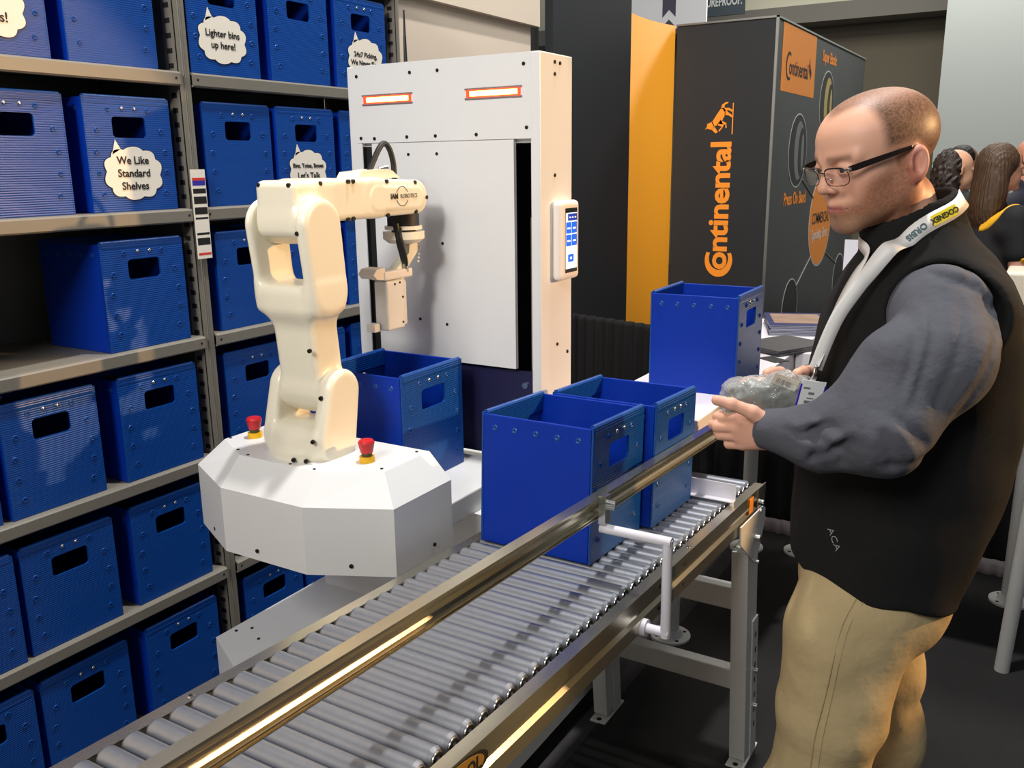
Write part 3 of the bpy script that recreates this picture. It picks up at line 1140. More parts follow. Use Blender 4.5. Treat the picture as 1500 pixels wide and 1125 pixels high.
def octo(w, wt, y0, y1, yb):
    return [(CX - w, yb), (CX - w, y1), (CX - wt, y0), (CX + wt, y0), (CX + w, y1), (CX + w, yb)]


def loft(mb, A, za, B, zb, mi=0):
    n = len(A)
    vs = [(x, y, za) for x, y in A] + [(x, y, zb) for x, y in B]
    mb.add(vs, [(i, (i + 1) % n, n + (i + 1) % n, n + i) for i in range(n)], mi)


# lower chassis
mb = MB()
P0 = octo(0.300, 0.122, 1.262, 1.352, 2.60)
loft(mb, P0, 0.07, P0, 0.535)
mb.add([(x, y, 0.07) for x, y in P0], [tuple(range(6))])
mb.add([(x, y, 0.535) for x, y in P0], [tuple(range(6))])
for (a, b) in ((-0.28, 1.40), (-0.28, 1.75), (-0.255, 1.43), (-0.20, 1.40), (0.22, 1.42)):
    mb.cyl((CX + a, b, 0.535), (CX + a, b, 0.537), 0.004, seg=8, mi=1)
ch = mb.build('lower_chassis', [WHITEP, BOLT], rob)
for (a, b) in ((-0.22, 1.5), (0.22, 1.5), (-0.22, 2.4), (0.22, 2.4)):
    m2 = MB().cyl((CX + a - 0.02, b, 0.05), (CX + a + 0.02, b, 0.05), 0.05, seg=20)
    m2.cyl((CX + a, b, 0.06), (CX + a, b, 0.09), 0.012, seg=10)
    m2.build('wheel', BLACK, ch)
MB().box(CX - 0.27, CX + 0.27, 1.72, 2.50, 0.535, 0.846).build('support_column', WHITEP, rob)
# faceted upper housing
mb = MB()
PB = octo(0.296, 0.122, 1.262, 1.347, 1.553)
PT = octo(0.242, 0.118, 1.320, 1.388, 1.548)
loft(mb, PB, 0.845, PB, 0.996)
loft(mb, PB, 0.996, PT, 1.056)
mb.add([(x, y, 0.845) for x, y in PB], [tuple(range(6))])
mb.add([(x, y, 1.056) for x, y in PT], [tuple(range(6))])
for (x, y, z, nx, ny) in ((CX - 0.2, 1.302, 0.868, -0.45, -0.89), (CX + 0.21, 1.3045, 0.868, 0.43, -0.9), (CX + 0.297, 1.48, 0.868, 1, 0), (CX - 0.02, 1.261, 0.868, 0, -1)):
    mb.cyl((x, y, z), (x + nx * 0.003, y + ny * 0.003, z), 0.0045, seg=10, mi=1)
for (x, y) in ((-0.235, 1.40), (-0.15, 1.345), (0.10, 1.328), (0.225, 1.40), (0.22, 1.53), (-0.22, 1.53), (-0.10, 1.328), (0.03, 1.328)):
    mb.cyl((CX + x, y, 1.056), (CX + x, y, 1.0575), 0.0035, seg=8, mi=1)
mb.build('faceted_housing', [WHITEP, BOLT], rob)
# tray behind the arm
mb = MB()
mb.bbox(CX - 0.244, CX + 0.244, 1.554, 1.958, 0.846, 0.905, 0.004)
mb.build('tote_tray', WHITEP, rob)
# emergency stops
for (x, y) in ((CX - 0.190, 1.435), (CX + 0.165, 1.424)):
    mb = MB()
    mb.cyl((x, y, 1.056), (x, y, 1.069), 0.0175, 0.0165, seg=24)
    es = mb.build('emergency_stop', YELLOW, rob)
    MB().cyl((x, y, 1.069), (x, y, 1.079), 0.0115, seg=20).build('button_neck', mat('olive_neck', (70, 72, 40), 0.5), es)
    m2 = MB()
    m2.cyl((x, y, 1.077), (x, y, 1.100), 0.0135, 0.0185, seg=24)
    m2.cyl((x, y, 1.100), (x, y, 1.105), 0.0185, 0.0150, seg=24)
    m2.build('red_button', RED, es)


# ---- arm, in a frame centred on its base
AB = Matrix.Translation(Vector((CX, 1.43, 0)))


def f_turret(P):
    d = cylz(P, 0.0, 0.0, 1.050, 1.074, 0.090, 0.006)
    d = smin(d, ell(P, (0, 0.0, 1.080), (0.080, 0.080, 0.055)), 0.02)
    d = np.maximum(d, 1.050 - P[:, 2])
    sad = rbox(P, (0, -0.002, 1.088), (0.072, 0.064, 0.034), 0.018)
    d = smin(d, sad, 0.02)
    for s in (-1, 1):
        x0, x1 = sorted((s * 0.054, s * 0.093))
        d = smin(d, slabx(P, x0, x1, (-0.006, 1.092), (0.017, 1.197), 0.058, 0.052, 0.012), 0.014)
    # the scoop between the cheeks
    cut = cylx(P, -0.053, 0.053, 0.012, 1.200, 0.066, 0.004)
    d = smax(d, -cut, 0.012)
    return d


def f_upper(P):
    d = cylx(P, -0.060, 0.060, 0.017, 1.197, 0.052, 0.006)
    # tapering shaft
    z = np.clip((P[:, 2] - 1.19) / (1.42 - 1.19), 0, 1)
    Q = P.copy()
    Q[:, 1] -= 0.017 + (-0.004 - 0.017) * z
    d = smin(d, rbox(Q, (0, 0, 1.305), (0.059, 0.046, 0.125), 0.018), 0.012)
    yoke = rbox(P, (0, -0.008, 1.415), (0.090, 0.050, 0.040), 0.016)
    d = smin(d, yoke, 0.045)
    for s in (-1, 1):
        x0, x1 = sorted((s * 0.060, s * (0.094 if s > 0 else 0.083)))
        d = smin(d, slabx(P, x0, x1, (-0.006, 1.425), (-0.020, 1.562), 0.055, 0.058, 0.012), 0.012)
    cut = rbox(P, (0, -0.01, 1.545), (0.060, 0.10, 0.105), 0.012)
    d = smax(d, -cut, 0.014)
    return d


def f_fore(P):
    d = rbox(P, (-0.004, 0.008, 1.598), (0.056, 0.070, 0.058), 0.016)
    d = smin(d, cylx(P, -0.060, 0.060, -0.012, 1.572, 0.050, 0.008), 0.010)
    d = smin(d, rbox(P, (-0.002, 0.12, 1.611), (0.051, 0.12, 0.046), 0.012), 0.010)
    tip = slabx(P, -0.048, 0.047, (0.20, 1.611), (0.372, 1.608), 0.045, 0.041, 0.010)
    d = smin(d, tip, 0.006)
    d = smin(d, slabx(P, 0.040, 0.0505, (0.215, 1.610), (0.365, 1.607), 0.030, 0.028, 0.004), 0.003)
    return d


arm = sdf_obj('arm_base', [(f_turret, (-0.11, -0.11, 1.04), (0.11, 0.11, 1.27), 0.0036)], CREAM, rob, M=AB)
sdf_obj('upper_arm', [(f_upper, (-0.11, -0.10, 1.13), (0.11, 0.09, 1.64), 0.0038)], CREAM, rob, M=AB)
fore = sdf_obj('forearm', [(f_fore, (-0.075, -0.14, 1.50), (0.075, 0.43, 1.68), 0.0034)], CREAM, rob, M=AB)


def bolts(nm, pts, par, nrm=(1, 0, 0), r=0.0048):
    for p in pts:
        p = AB @ Vector(p)
        nn = Vector(nrm)
        MB().cyl(p - nn * 0.004, p + nn * 0.0016, r, seg=12).build(nm, BOLT, par)


bolts('arm_bolt', [(0.052, 0.022, 1.648), (0.052, 0.112, 1.650), (0.050, 0.13, 1.650), (0.050, 0.125, 1.569), (0.050, 0.108, 1.568), (0.048, 0.25, 1.6475), (0.048, 0.25, 1.570), (0.047, 0.36, 1.643), (0.047, 0.405, 1.606), (0.047, 0.36, 1.573)], fore)
bolts('cover_bolt', [(-0.045, -0.060, 1.646), (0.040, -0.060, 1.646), (0.036, -0.058, 1.552), (-0.045, -0.058, 1.552)], fore, (0, -1, 0))
bolts('arm_bolt', [(0.060, -0.052, 1.30), (0.072, -0.060, 1.455), (0.072, -0.077, 1.55), (0.04, -0.056, 1.375), (0.074, -0.042, 1.195), (0.074, -0.075, 1.105), (0.060, -0.085, 1.062), (0.03, -0.092, 1.062)], arm, (0.35, -0.93, 0))
# logo on the forearm
mb = MB()
LX = CX + 0.0512
LM = frame((LX, 1.728, 1.612), (0, 1, 0), (0, 0, 1))
text(mb, 'IAM', 0.0175, LM @ Matrix.Translation((-0.026, 0, 0)), bold=0.0005, xs=0.95, mi=0)
text(mb, 'ROBOTICS', 0.0145, LM @ Matrix.Translation((0.030, 0, 0)), mi=1, xs=0.95)
for (a0, a1) in ((25, 160), (200, 335)):
    pr = [(0.0235 * math.cos(R(a0 + (a1 - a0) * k / 20)), 0.0235 * math.sin(R(a0 + (a1 - a0) * k / 20))) for k in range(21)]
    for k in range(20):
        q = [pr[k], pr[k + 1], (pr[k + 1][0] * 0.93, pr[k + 1][1] * 0.93), (pr[k][0] * 0.93, pr[k][1] * 0.93)]
        mb.add([LM @ Vector((a + 0.004, b, 0.0003)) for a, b in q], [(0, 1, 2, 3)], 0)
mb.build('forearm_logo', [INK, INKG], fore)
# top connector cover and cable loop
mb = MB()
mb.prism([(1.600, 1.655), (1.612, 1.670), (1.690, 1.676), (1.725, 1.672), (1.752, 1.655)], lambda a, b, t: Vector((t, a, b)), CX - 0.036, CX + 0.030)
mb.cyl((CX + 0.01, 1.70, 1.674), (CX + 0.022, 1.718, 1.678), 0.007, seg=12, mi=1)
mb.build('connector_cover', [CREAM, BEAR], fore)
MB().tube([(CX, 1.672, 1.665), (CX, 1.690, 1.690), (CX, 1.715, 1.722), (CX, 1.735, 1.735), (CX + 0.002, 1.752, 1.722), (CX + 0.004, 1.762, 1.690), (CX + 0.004, 1.764, 1.650)], 0.0068, 12).build('air_hose', BLACK, fore)
# wrist and gripper
wy = 1.797
mb = MB()
mb.cyl((CX, wy, 1.572), (CX, wy, 1.538), 0.040, seg=28, mi=1)
mb.cyl((CX, wy, 1.538), (CX, wy, 1.529), 0.047, seg=28, mi=0)
mb.cyl((CX, wy, 1.529), (CX, wy, 1.524), 0.030, seg=28, mi=2)
mb.cyl((CX, wy, 1.524), (CX, wy, 1.506), 0.052, seg=28, mi=0)
mb.cyl((CX, wy, 1.506), (CX, wy, 1.496), 0.052, 0.040, seg=28, mi=0)
mb.build('wrist_flange', [CREAM, BLACK, BOLT], rob)
mb = MB()
gp = [(1.840, 1.515), (1.846, 1.480), (1.782, 1.425), (1.772, 1.395), (1.742, 1.395), (1.742, 1.432), (1.800, 1.470), (1.806, 1.505)]
mb.prism(gp, lambda a, b, t: Vector((t, a, b)), CX - 0.012, CX + 0.012)
for k in range(9):
    mb.sphere((CX + 0.013, 1.843 - 0.002 * abs(k - 4), 1.518 - 0.009 * k), 0.0035, 8, 6)
grip = mb.build('gripper', CREAM, rob)
mb = MB()
mb.bbox(CX - 0.024, CX + 0.018, 1.700, 1.768, 1.286, 1.410, 0.006, 3)
mb.bbox(CX - 0.020, CX + 0.014, 1.762, 1.782, 1.292, 1.405, 0.004, 2)
for (y, z) in ((1.730, 1.400), (1.750, 1.402), (1.760, 1.365), (1.758, 1.302)):
    mb.cyl((CX + 0.012, y, z), (CX + 0.0195, y, z), 0.003, seg=8, mi=1)
mb.bbox(CX - 0.03, CX - 0.004, 1.672, 1.697, 1.285, 1.306, 0.003)
mb.build('gripper_body', [WHITEP, BOLT], grip)
mb = MB()
mb.bbox(CX - 0.026, CX + 0.022, 1.690, 1.800, 1.412, 1.434, 0.004)
mb.prism([(1.652, 1.430), (1.664, 1.442), (1.695, 1.444), (1.695, 1.414), (1.664, 1.418)], lambda a, b, t: Vector((t, a, b)), CX - 0.030, CX + 0.018)
mb.build('suction_pad', mat('pad_white', (228, 222, 214), 0.6), grip)
mb = MB()
mb.tube([(CX + 0.012, 1.752, 1.545), (CX + 0.018, 1.755, 1.50), (CX + 0.016, 1.768, 1.470), (CX + 0.014, 1.778, 1.447)], 0.008, 10)
mb.tube([(CX + 0.020, 1.758, 1.535), (CX + 0.026, 1.752, 1.505), (CX + 0.022, 1.772, 1.460), (CX + 0.018, 1.778, 1.440)], 0.005, 8)
mb.cyl((CX + 0.014, 1.779, 1.450), (CX + 0.014, 1.779, 1.426), 0.009, seg=12, mi=1)
mb.build('gripper_cable', [BLACK, STEEL], grip)

# ---- tower
TY0, TY1 = 1.962, 2.130
mb = MB()
mb.box(CX - 0.3025, CX + 0.299, TY0 + 0.018, TY1 - 0.001, 1.735, 1.944)
mb.bbox(CX - 0.303, CX - 0.262, TY0 + 0.002, TY1, 0.537, 1.944, 0.003)
mb.bbox(CX + 0.273, CX + 0.300, TY0, TY1, 0.537, 1.945, 0.003)
mb.box(CX - 0.262, CX + 0.273, TY1 - 0.012, TY1, 0.906, 1.735, 1)
mb.box(CX - 0.262, CX + 0.273, TY1 - 0.013, TY1 - 0.006, 0.906, 1.735, 1)
mb.box(CX - 0.262, CX - 0.229, TY0 + 0.018, TY0 + 0.022, 0.906, 1.735, 1)  # black plate added behind the left gap to paint its shade
mb.box(CX - 0.2622, CX - 0.2600, TY0 + 0.006, TY1 - 0.013, 0.906, 1.735, 1)  # black sheet on the post's inner side, shade put in as colour
tw = mb.build('tower_frame', [WHITEP, SLOT], rob)
mb = MB()
mb.box(CX - 0.280, CX + 0.285, TY0 + 0.0005, TY0 + 0.018, 1.744, 1.945)
for (px, z) in ((-0.268, 1.918), (-0.262, 1.757), (-0.088, 1.918), (0.0, 1.918), (0.255, 1.918), (-0.215, 1.755), (-0.105, 1.757), (-0.012, 1.757), (0.115, 1.757), (0.262, 1.77)):
    mb.cyl((CX + px, TY0 - 0.0015, z), (CX + px, TY0 + 0.003, z), 0.0045, seg=12, mi=1)
mb.build('tower_head_panel', [WHITEP, BOLT], tw)
mb = MB()
mb.box(CX - 0.229, CX + 0.222, TY0 + 0.004, TY0 + 0.016, 1.160, 1.7435)
for (px, z) in ((-0.105, 1.712), (-0.012, 1.712), (-0.098, 1.485), (-0.002, 1.480), (-0.085, 1.27), (0.005, 1.262), (-0.11, 1.60)):
    mb.cyl((CX + px, TY0 + 0.0025, z), (CX + px, TY0 + 0.006, z), 0.0042, seg=12, mi=1)
mb.build('tower_front_panel', [WHITEP, BOLT], tw)
mb = MB()
mb.box(CX - 0.262, CX + 0.255, TY0 + 0.03, TY0 + 0.040, 0.906, 1.150)
mb.cyl((CX + 0.236, TY0 + 0.024, 1.112), (CX + 0.236, TY0 + 0.031, 1.112), 0.009, seg=16, mi=1)
mb.build('navy_lower_panel', [NAVY, BEAR], tw)
mb = MB()
mb.box(CX + 0.243, CX + 0.252, TY0 + 0.05, TY0 + 0.06, 0.906, 1.55)
mb.build('lift_track', STEEL, tw)
mb = MB()
for (y, z) in ((2.035, 1.925), (2.062, 1.924), (2.035, 1.897), (2.035, 1.655), (2.048, 1.22), (2.105, 1.19)):
    mb.cyl((CX + 0.2995, y, z), (CX + 0.3025, y, z), 0.0045, seg=12)
mb.build('side_bolts', BOLT, tw)
GLOW = mat('amber_light', (255, 205, 120), 0.4, emit=((255, 196, 96), 7.0))
GLOWR = mat('red_light_edge', (255, 70, 40), 0.4, emit=((255, 50, 24), 2.2))
for (xa, xb, z) in ((-1.650, -1.482, 1.8555), (-1.316, -1.150, 1.8555)):
    mb = MB()
    mb.box(xa, xb, TY0 - 0.003, TY0 + 0.001, z - 0.0135, z - 0.0095, 0)
    mb.box(xa, xb, TY0 - 0.003, TY0 + 0.001, z + 0.0095, z + 0.0135, 0)
    lb = mb.build('light_bar', mat('light_channel', (150, 130, 130), 0.4, 0.5), tw)
    m2 = MB()
    m2.box(xa + 0.004, xb - 0.004, TY0 - 0.0020, TY0 + 0.001, z - 0.0095, z + 0.0095, 1)
    m2.box(xa + 0.016, xb - 0.012, TY0 - 0.0045, TY0 + 0.001, z - 0.0062, z + 0.0062, 0)
    m2.build('light_lens', [GLOW, GLOWR], lb)
# touch screen on the tower side
mb = MB()
mb.bbox(CX + 0.300, CX + 0.328, 2.018, 2.122, 1.390, 1.592, 0.012, 4)
ts = mb.build('touch_screen', mat('screen_case_white', (236, 226, 214), 0.35), tw)
SX = CX + 0.3282
SM = frame((SX, 2.073, 1.491), (0, 1, 0), (0, 0, 1))
mb = MB()
SB = mat('screen_white', (240, 246, 255), 0.3, emit=((225, 240, 255), 0.85))
SBL = mat('screen_blue', (20, 92, 215), 0.3, emit=((20, 92, 215), 0.75))
SBD = mat('screen_dark_blue', (22, 48, 150), 0.3, emit=((22, 48, 150), 0.7))
SBK = mat('screen_black', (20, 20, 22), 0.2)


def srect(a0, a1, b0, b1, t, mi):
    mb.add([SM @ Vector(p) for p in ((a0, b0, t), (a1, b0, t), (a1, b1, t), (a0, b1, t))], [(0, 1, 2, 3)], mi)


srect(-0.033, 0.033, -0.082, 0.082, 0.0002, 3)
srect(-0.031, 0.031, -0.072, 0.070, 0.0005, 0)
srect(-0.020, 0.031, 0.050, 0.068, 0.0008, 2)
for a in (-0.030, 0.001):
    for b in (0.018, -0.014):
        srect(a, a + 0.029, b, b + 0.029, 0.0008, 1)
        srect(a + 0.006, a + 0.023, b + 0.011, b + 0.015, 0.0011, 0)
srect(-0.019, 0.013, -0.055, -0.035, 0.0008, 1)
srect(-0.008, 0.002, -0.048, -0.042, 0.0011, 0)
for a in (-0.013, 0.002, 0.017):
    srect(a, a + 0.008, 0.057, 0.060, 0.0011, 0)
mb.build('screen_display', [SB, SBL, SBD, SBK], ts)
mb = MB()
mb.cyl((CX - 0.205, 2.10, 1.944), (CX - 0.205, 2.10, 2.030), 0.0055, 0.004, seg=10)
mb.cyl((CX - 0.205, 2.10, 2.030), (CX - 0.205, 2.10, 2.098), 0.0035, 0.0025, seg=10)
mb.build('antenna', BLACK, tw)

# ================================================================== TABLES
def table(x0, x1, y0, y1, label, legs):
    t = empty('white_table', ((x0 + x1) / 2, (y0 + y1) / 2, 0), label, 'table', 'white counter height tables')
    mb = MB()
    mb.bbox(x0, x1, y0, y1, 0.962, 1.03, 0.003)
    mb.build('tabletop', TABLEW, t)
    for (x, y) in legs:
        mb = MB()
        if y == 3.18:                       # plain slightly splayed leg at the free corner
            mb.cyl((x + 0.005, y - 0.02, 0.0), (x + 0.045, y + 0.02, 0.962), 0.023, 0.027, seg=20)
            mb.build('leg', LEGW, t)
            continue
        mb.cyl((x, y, 0.012), (x, y, 0.962), 0.030, seg=20)
        lg = mb.build('leg', LEGW, t)
        m2 = MB()
        m2.cyl((x, y, 0.0), (x, y, 0.012), 0.072, seg=28)
        m2.cyl((x, y, 0.012), (x, y, 0.035), 0.045, 0.034, seg=24)
        for k in range(4):
            a = PI / 4 + k * PI / 2
            m2.cyl((x + 0.055 * math.cos(a), y + 0.055 * math.sin(a), 0.012), (x + 0.055 * math.cos(a), y + 0.055 * math.sin(a), 0.0126), 0.007, seg=10, mi=1)
        m2.build('foot_flange', [LEGW, SLOT], lg)
    return t


table(-1.070, -0.745, 2.160, 3.80, 'narrow white table carrying the lone blue tote, end over the conveyor', [(-1.045, 2.82), (-1.035, 3.72), (-0.814, 3.79)])
table(-0.740, 0.10, 3.150, 3.80, 'wide white table behind the man in the black vest', [(0.0, 3.18), (-0.60, 3.72), (0.0, 3.72)])
# things on the tables
mb = MB()
for k in range(7):
    a = R(rng.uniform(-1.5, 1.5) + 20)
    M_ = Matrix.Translation((-0.85, 3.60, 1.0302 + k * 0.006)) @ Matrix.Rotation(a, 4, 'Z')
    mb.box(-0.115, 0.115, -0.150, 0.150, 0.0, 0.0055, 1, M_)
    mb.box(-0.116, 0.116, -0.151, 0.151, 0.0045, 0.006, 0, M_)
M_ = Matrix.Translation((-0.85, 3.60, 1.0302 + 0.042)) @ Matrix.Rotation(R(20), 4, 'Z')
mb.box(-0.095, 0.095, -0.10, 0.12, 0.0, 0.0005, 2, M_)
o = mb.build('brochure_stack', [mat('navy_cover', (28, 40, 92), 0.35), mat('page_edges', (150, 150, 158), 0.7), mat('cover_picture', (150, 120, 100), 0.4, vary=0.5, scale=14)])
tag(o, 'stack of navy blue brochures on the white table behind the lone tote', 'brochures')
mb = MB()
for k in range(5):
    M_ = Matrix.Translation((-0.800, 3.20, 1.0302 + k * 0.004)) @ Matrix.Rotation(R(-28 + rng.uniform(-3, 3)), 4, 'Z')
    mb.box(-0.10, 0.10, -0.13, 0.13, 0.0, 0.0036, k % 2, M_)
o = mb.build('leaflet_stack', [mat('dark_leaflet', (62, 60, 62), 0.5), mat('grey_leaflet', (92, 90, 92), 0.5)])
tag(o, 'pile of dark grey leaflets on the white table beside the lone tote', 'leaflets')
M_ = Matrix.Translation((-0.775, 2.99, 1.0301)) @ Matrix.Rotation(R(-35), 4, 'Z')
o = MB().box(-0.045, 0.045, -0.03, 0.03, 0, 0.002, 0, M_).build('business_card', INK)
tag(o, 'small dark card lying near the edge of the white table', 'card')
# white upright display holder seen behind the man's chest
dh = empty('display_stand', (-0.615, 3.55, 1.03), 'white upright display holder on the wide table behind the man', 'display stand')
mb = MB()
mb.bbox(-0.675, -0.60, 3.46, 3.62, 1.0305, 1.045, 0.003)
mb.build('stand_foot', WHITET, dh)
mb = MB()
mb.prism([(3.490, 1.045), (3.520, 1.045), (3.530, 1.385), (3.490, 1.400)], lambda a, b, t: Vector((t, a, b)), -0.668, -0.612)
mb.build('stand_panel', WHITET, dh)

# ================================================================== PERSON AT THE CONVEYOR
MAN = empty('person', (-0.25, 1.63, 0), 'man with cropped hair and glasses in black vest and khaki trousers holding a bagged garment', 'person', rz=YAW)
ML = WORLD[MAN].copy()            # local axes: x to the photo's right, y away from the camera, z up
SKIN = mat('skin_toned', (200, 150, 125), 0.48, attr='tone', bump=('noise', 420, 0.15, 0.0006), spec=0.4)
FLEECE = mat('black_fleece', (30, 30, 30), 0.95, bump=('noise', 700, 0.5, 0.0015), vary=0.18, scale=60, spec=0.2)
SHIRT = mat('grey_shirt_cloth', (84, 86, 94), 0.85, bump=('noise', 22, 0.55, 0.010), vary=0.06, scale=90, spec=0.25)
KHAKI = mat('khaki_twill', (186, 166, 124), 0.85, bump=('noise', 14, 0.5, 0.014), vary=0.06, scale=60, spec=0.25)
SHOE = mat('dark_shoe', (36, 30, 26), 0.5)

HX = (Matrix.Translation((-0.010, 0, 1.676)) @ Matrix.Rotation(R(195), 4, 'Z') @ Matrix.Rotation(R(14), 4, 'Y'))
HA = np.array(HX)
HRi = HA[:3, :3]
HT = HA[:3, 3]


def to_head(P):
    return (P - HT) @ HRi


def f_head(P):
    q = to_head(P)
    y = np.abs(q[:, 1])
    m = np.stack([q[:, 0], y, q[:, 2]], 1)         # mirrored
    d = ell(m, (-0.004, 0, 0.045), (0.094, 0.075, 0.075))
    d = smin(d, ell(m, (0.040, 0, 0.050), (0.068, 0.064, 0.058)), 0.03)
    d = smin(d, ell(m, (0.045, 0, -0.015), (0.054, 0.056, 0.074)), 0.03)
    d = smin(d, rc(m, (0.012, 0.050, -0.040), (0.082, 0.016, -0.076), 0.020, 0.017), 0.025)
    d = smin(d, rc(m, (0.002, 0.054, 0.000), (0.014, 0.050, -0.045), 0.018, 0.018), 0.02)
    d = smin(d, ell(m, (0.086, 0, -0.078), (0.016, 0.021, 0.016)), 0.016)
    d = smin(d, ell(m, (0.066, 0.038, -0.004), (0.024, 0.020, 0.020)), 0.025)        # cheek bones
    d = smin(d, ell(m, (0.050, 0.040, -0.034), (0.034, 0.020, 0.034)), 0.025)
    d = smin(d, rc(m, (0.101, 0.010, 0.032), (0.082, 0.048, 0.034), 0.0100, 0.009), 0.012)   # brows
    d = smax(d, -ell(m, (0.109, 0.031, 0.015), (0.020, 0.019, 0.0130)), 0.010)      # sockets
    d = smin(d, ell(m, (0.0895, 0.031, 0.016), (0.0155, 0.0170, 0.0135)), 0.004)     # lids
    d = smax(d, -ell(m, (0.108, 0.032, 0.0145), (0.012, 0.0125, 0.0040)), 0.0015)
    # nose
    d = smin(d, rc(q, (0.103, 0, 0.020), (0.116, 0, -0.010), 0.0070, 0.0095), 0.010)
    d = smin(d, ell(m, (0.117, 0, -0.0125), (0.0095, 0.0100, 0.0085)), 0.006)
    d = smin(d, ell(m, (0.106, 0.0115, -0.0155), (0.0095, 0.0072, 0.0078)), 0.005)
    d = smax(d, -ell(m, (0.110, 0.0065, -0.0245), (0.006, 0.0040, 0.004)), 0.003)
    # mouth
    d = smin(d, ell(m, (0.088, 0, -0.045), (0.020, 0.030, 0.026)), 0.012)
    d = smin(d, rc(m, (0.1055, 0.0, -0.0430), (0.094, 0.023, -0.0475), 0.0042, 0.0025), 0.004)
    d = smin(d, rc(m, (0.1035, 0.0, -0.0535), (0.094, 0.021, -0.0500), 0.0048, 0.0025), 0.004)
    d = smax(d, -rc(m, (0.110, 0.0, -0.0482), (0.096, 0.026, -0.0490), 0.0013), 0.0025)
    # ears
    er = rotm('Y', -12) @ rotm('Z', -18)
    e = ell(m, (-0.003, 0.0800, 0.000), (0.0165, 0.0095, 0.0285), er)
    e = smin(e, ell(m, (0.001, 0.077, -0.022), (0.0085, 0.0065, 0.010)), 0.006)
    e = smax(e, -ell(m, (0.0010, 0.0895, 0.002), (0.0110, 0.0115, 0.0200), er), 0.003)
    e = smin(e, rc(m, (-0.006, 0.0825, -0.012), (-0.007, 0.0835, 0.012), 0.0026), 0.003)
    e = smin(e, ell(m, (0.0105, 0.0790, -0.003), (0.0045, 0.0045, 0.007)), 0.003)
    d = smin(d, e, 0.006)
    # neck, not tilted with the head
    n = rc(P, (0.022, 0, 1.612), (0.060, 0, 1.46), 0.055, 0.064)
    d = smin(d, n, 0.022)
    n2 = rc(np.stack([P[:, 0], np.abs(P[:, 1]), P[:, 2]], 1), (0.012, 0.050, 1.640), (-0.010, 0.014, 1.53), 0.016, 0.014)
    return smin(d, n2, 0.012)


def c_head(P):
    q = to_head(P)
    x, y, z = q[:, 0], np.abs(q[:, 1]), q[:, 2]
    n = len(P)
    base = np.array(lin((228, 174, 146)))
    C = np.tile(base, (n, 1))

    def mixin(c, wgt):
        nonlocal C
        wgt = np.clip(wgt, 0, 1)[:, None]
        C = C * (1 - wgt) + np.array(lin(c)) * wgt
    sm = lambda a, b, v: np.clip((v - a) / (b - a), 0, 1) ** 2 * (3 - 2 * np.clip((v - a) / (b - a), 0, 1))
    noise = 0.80 + 0.30 * np.random.default_rng(3).random(n)
    # cropped hair: sides and back, thinning to the crown; forehead bare
    front = 0.050 + 0.042 * np.exp(-(y / 0.034) ** 2) - 0.2 * np.maximum(0, z - 0.1)
    hair = sm(0.020, 0.045, z + 0.9 * np.maximum(0, -x - 0.01)) * (1 - sm(-0.018, 0.004, x - front))
    hair = np.maximum(hair, sm(0.03, -0.03, x + 0.03) * sm(-0.055, -0.02, z) * sm(-0.02, -0.04, x))
    hair *= 1 - 0.30 * sm(0.085, 0.115, z)
    mixin((98, 70, 50), hair * 0.95 * noise)
    # side burn and beard stubble
    beard = sm(0.018, -0.010, z + 0.15 * (x - 0.02)) * sm(0.095, 0.070, x + 0.4 * (z + 0.02)) * sm(-0.008, 0.012, x) * sm(0.052, 0.062, y + 0.25 * np.maximum(0, x - 0.02))
    burn = sm(-0.002, 0.006, x) * sm(0.032, 0.024, x) * sm(0.034, 0.024, z) * sm(-0.06, -0.04, z) * sm(0.045, 0.055, y)
    beard = np.maximum(beard, burn)
    jaw = sm(-0.024, -0.045, z + 0.28 * (x - 0.07)) * sm(-0.012, 0.008, x)
    lipz = np.exp(-((z + 0.026) / 0.006) ** 2) * sm(0.080, 0.095, x) * sm(0.032, 0.022, y)
    mixin((136, 84, 54), np.maximum(np.maximum(beard, jaw) * 0.80, lipz * 0.6) * noise)
    mixin((150, 118, 92), sm(-0.054, -0.068, z) * sm(0.045, 0.075, x) * 0.65 * noise)
    # ruddy cheeks, ears, nose tip, lips
    mixin((204, 128, 110), np.exp(-(((x - 0.075) / 0.02) ** 2 + ((y - 0.042) / 0.02) ** 2 + ((z + 0.008) / 0.018) ** 2)) * 0.55)
    mixin((218, 128, 116), sm(0.074, 0.080, y) * sm(0.034, 0.026, np.abs(x + 0.004)) * sm(0.042, 0.034, np.abs(z)) * 0.38)
    mixin((205, 124, 106), np.exp(-(((x - 0.118) / 0.012) ** 2 + (y / 0.014) ** 2 + ((z + 0.013) / 0.012) ** 2)) * 0.5)
    mixin((172, 96, 92), np.exp(-((z + 0.0482) / 0.0062) ** 4) * sm(0.088, 0.094, x) * sm(0.025, 0.020, y) * 0.85)
    # eyebrows
    bz = 0.034 + 0.05 * np.maximum(0, y - 0.03) * 0.2
    mixin((104, 70, 48), np.exp(-((z - bz) / 0.0055) ** 2) * sm(0.008, 0.014, y) * sm(0.054, 0.046, y) * sm(0.06, 0.075, x) * 0.65)
    return C


def cap(P, pts, k=0.012):
    d = None
    for (a, ra), (b, rb) in zip(pts[:-1], pts[1:]):
        e = rc(P, a, b, ra, rb)
        d = e if d is None else smin(d, e, k)
    return d


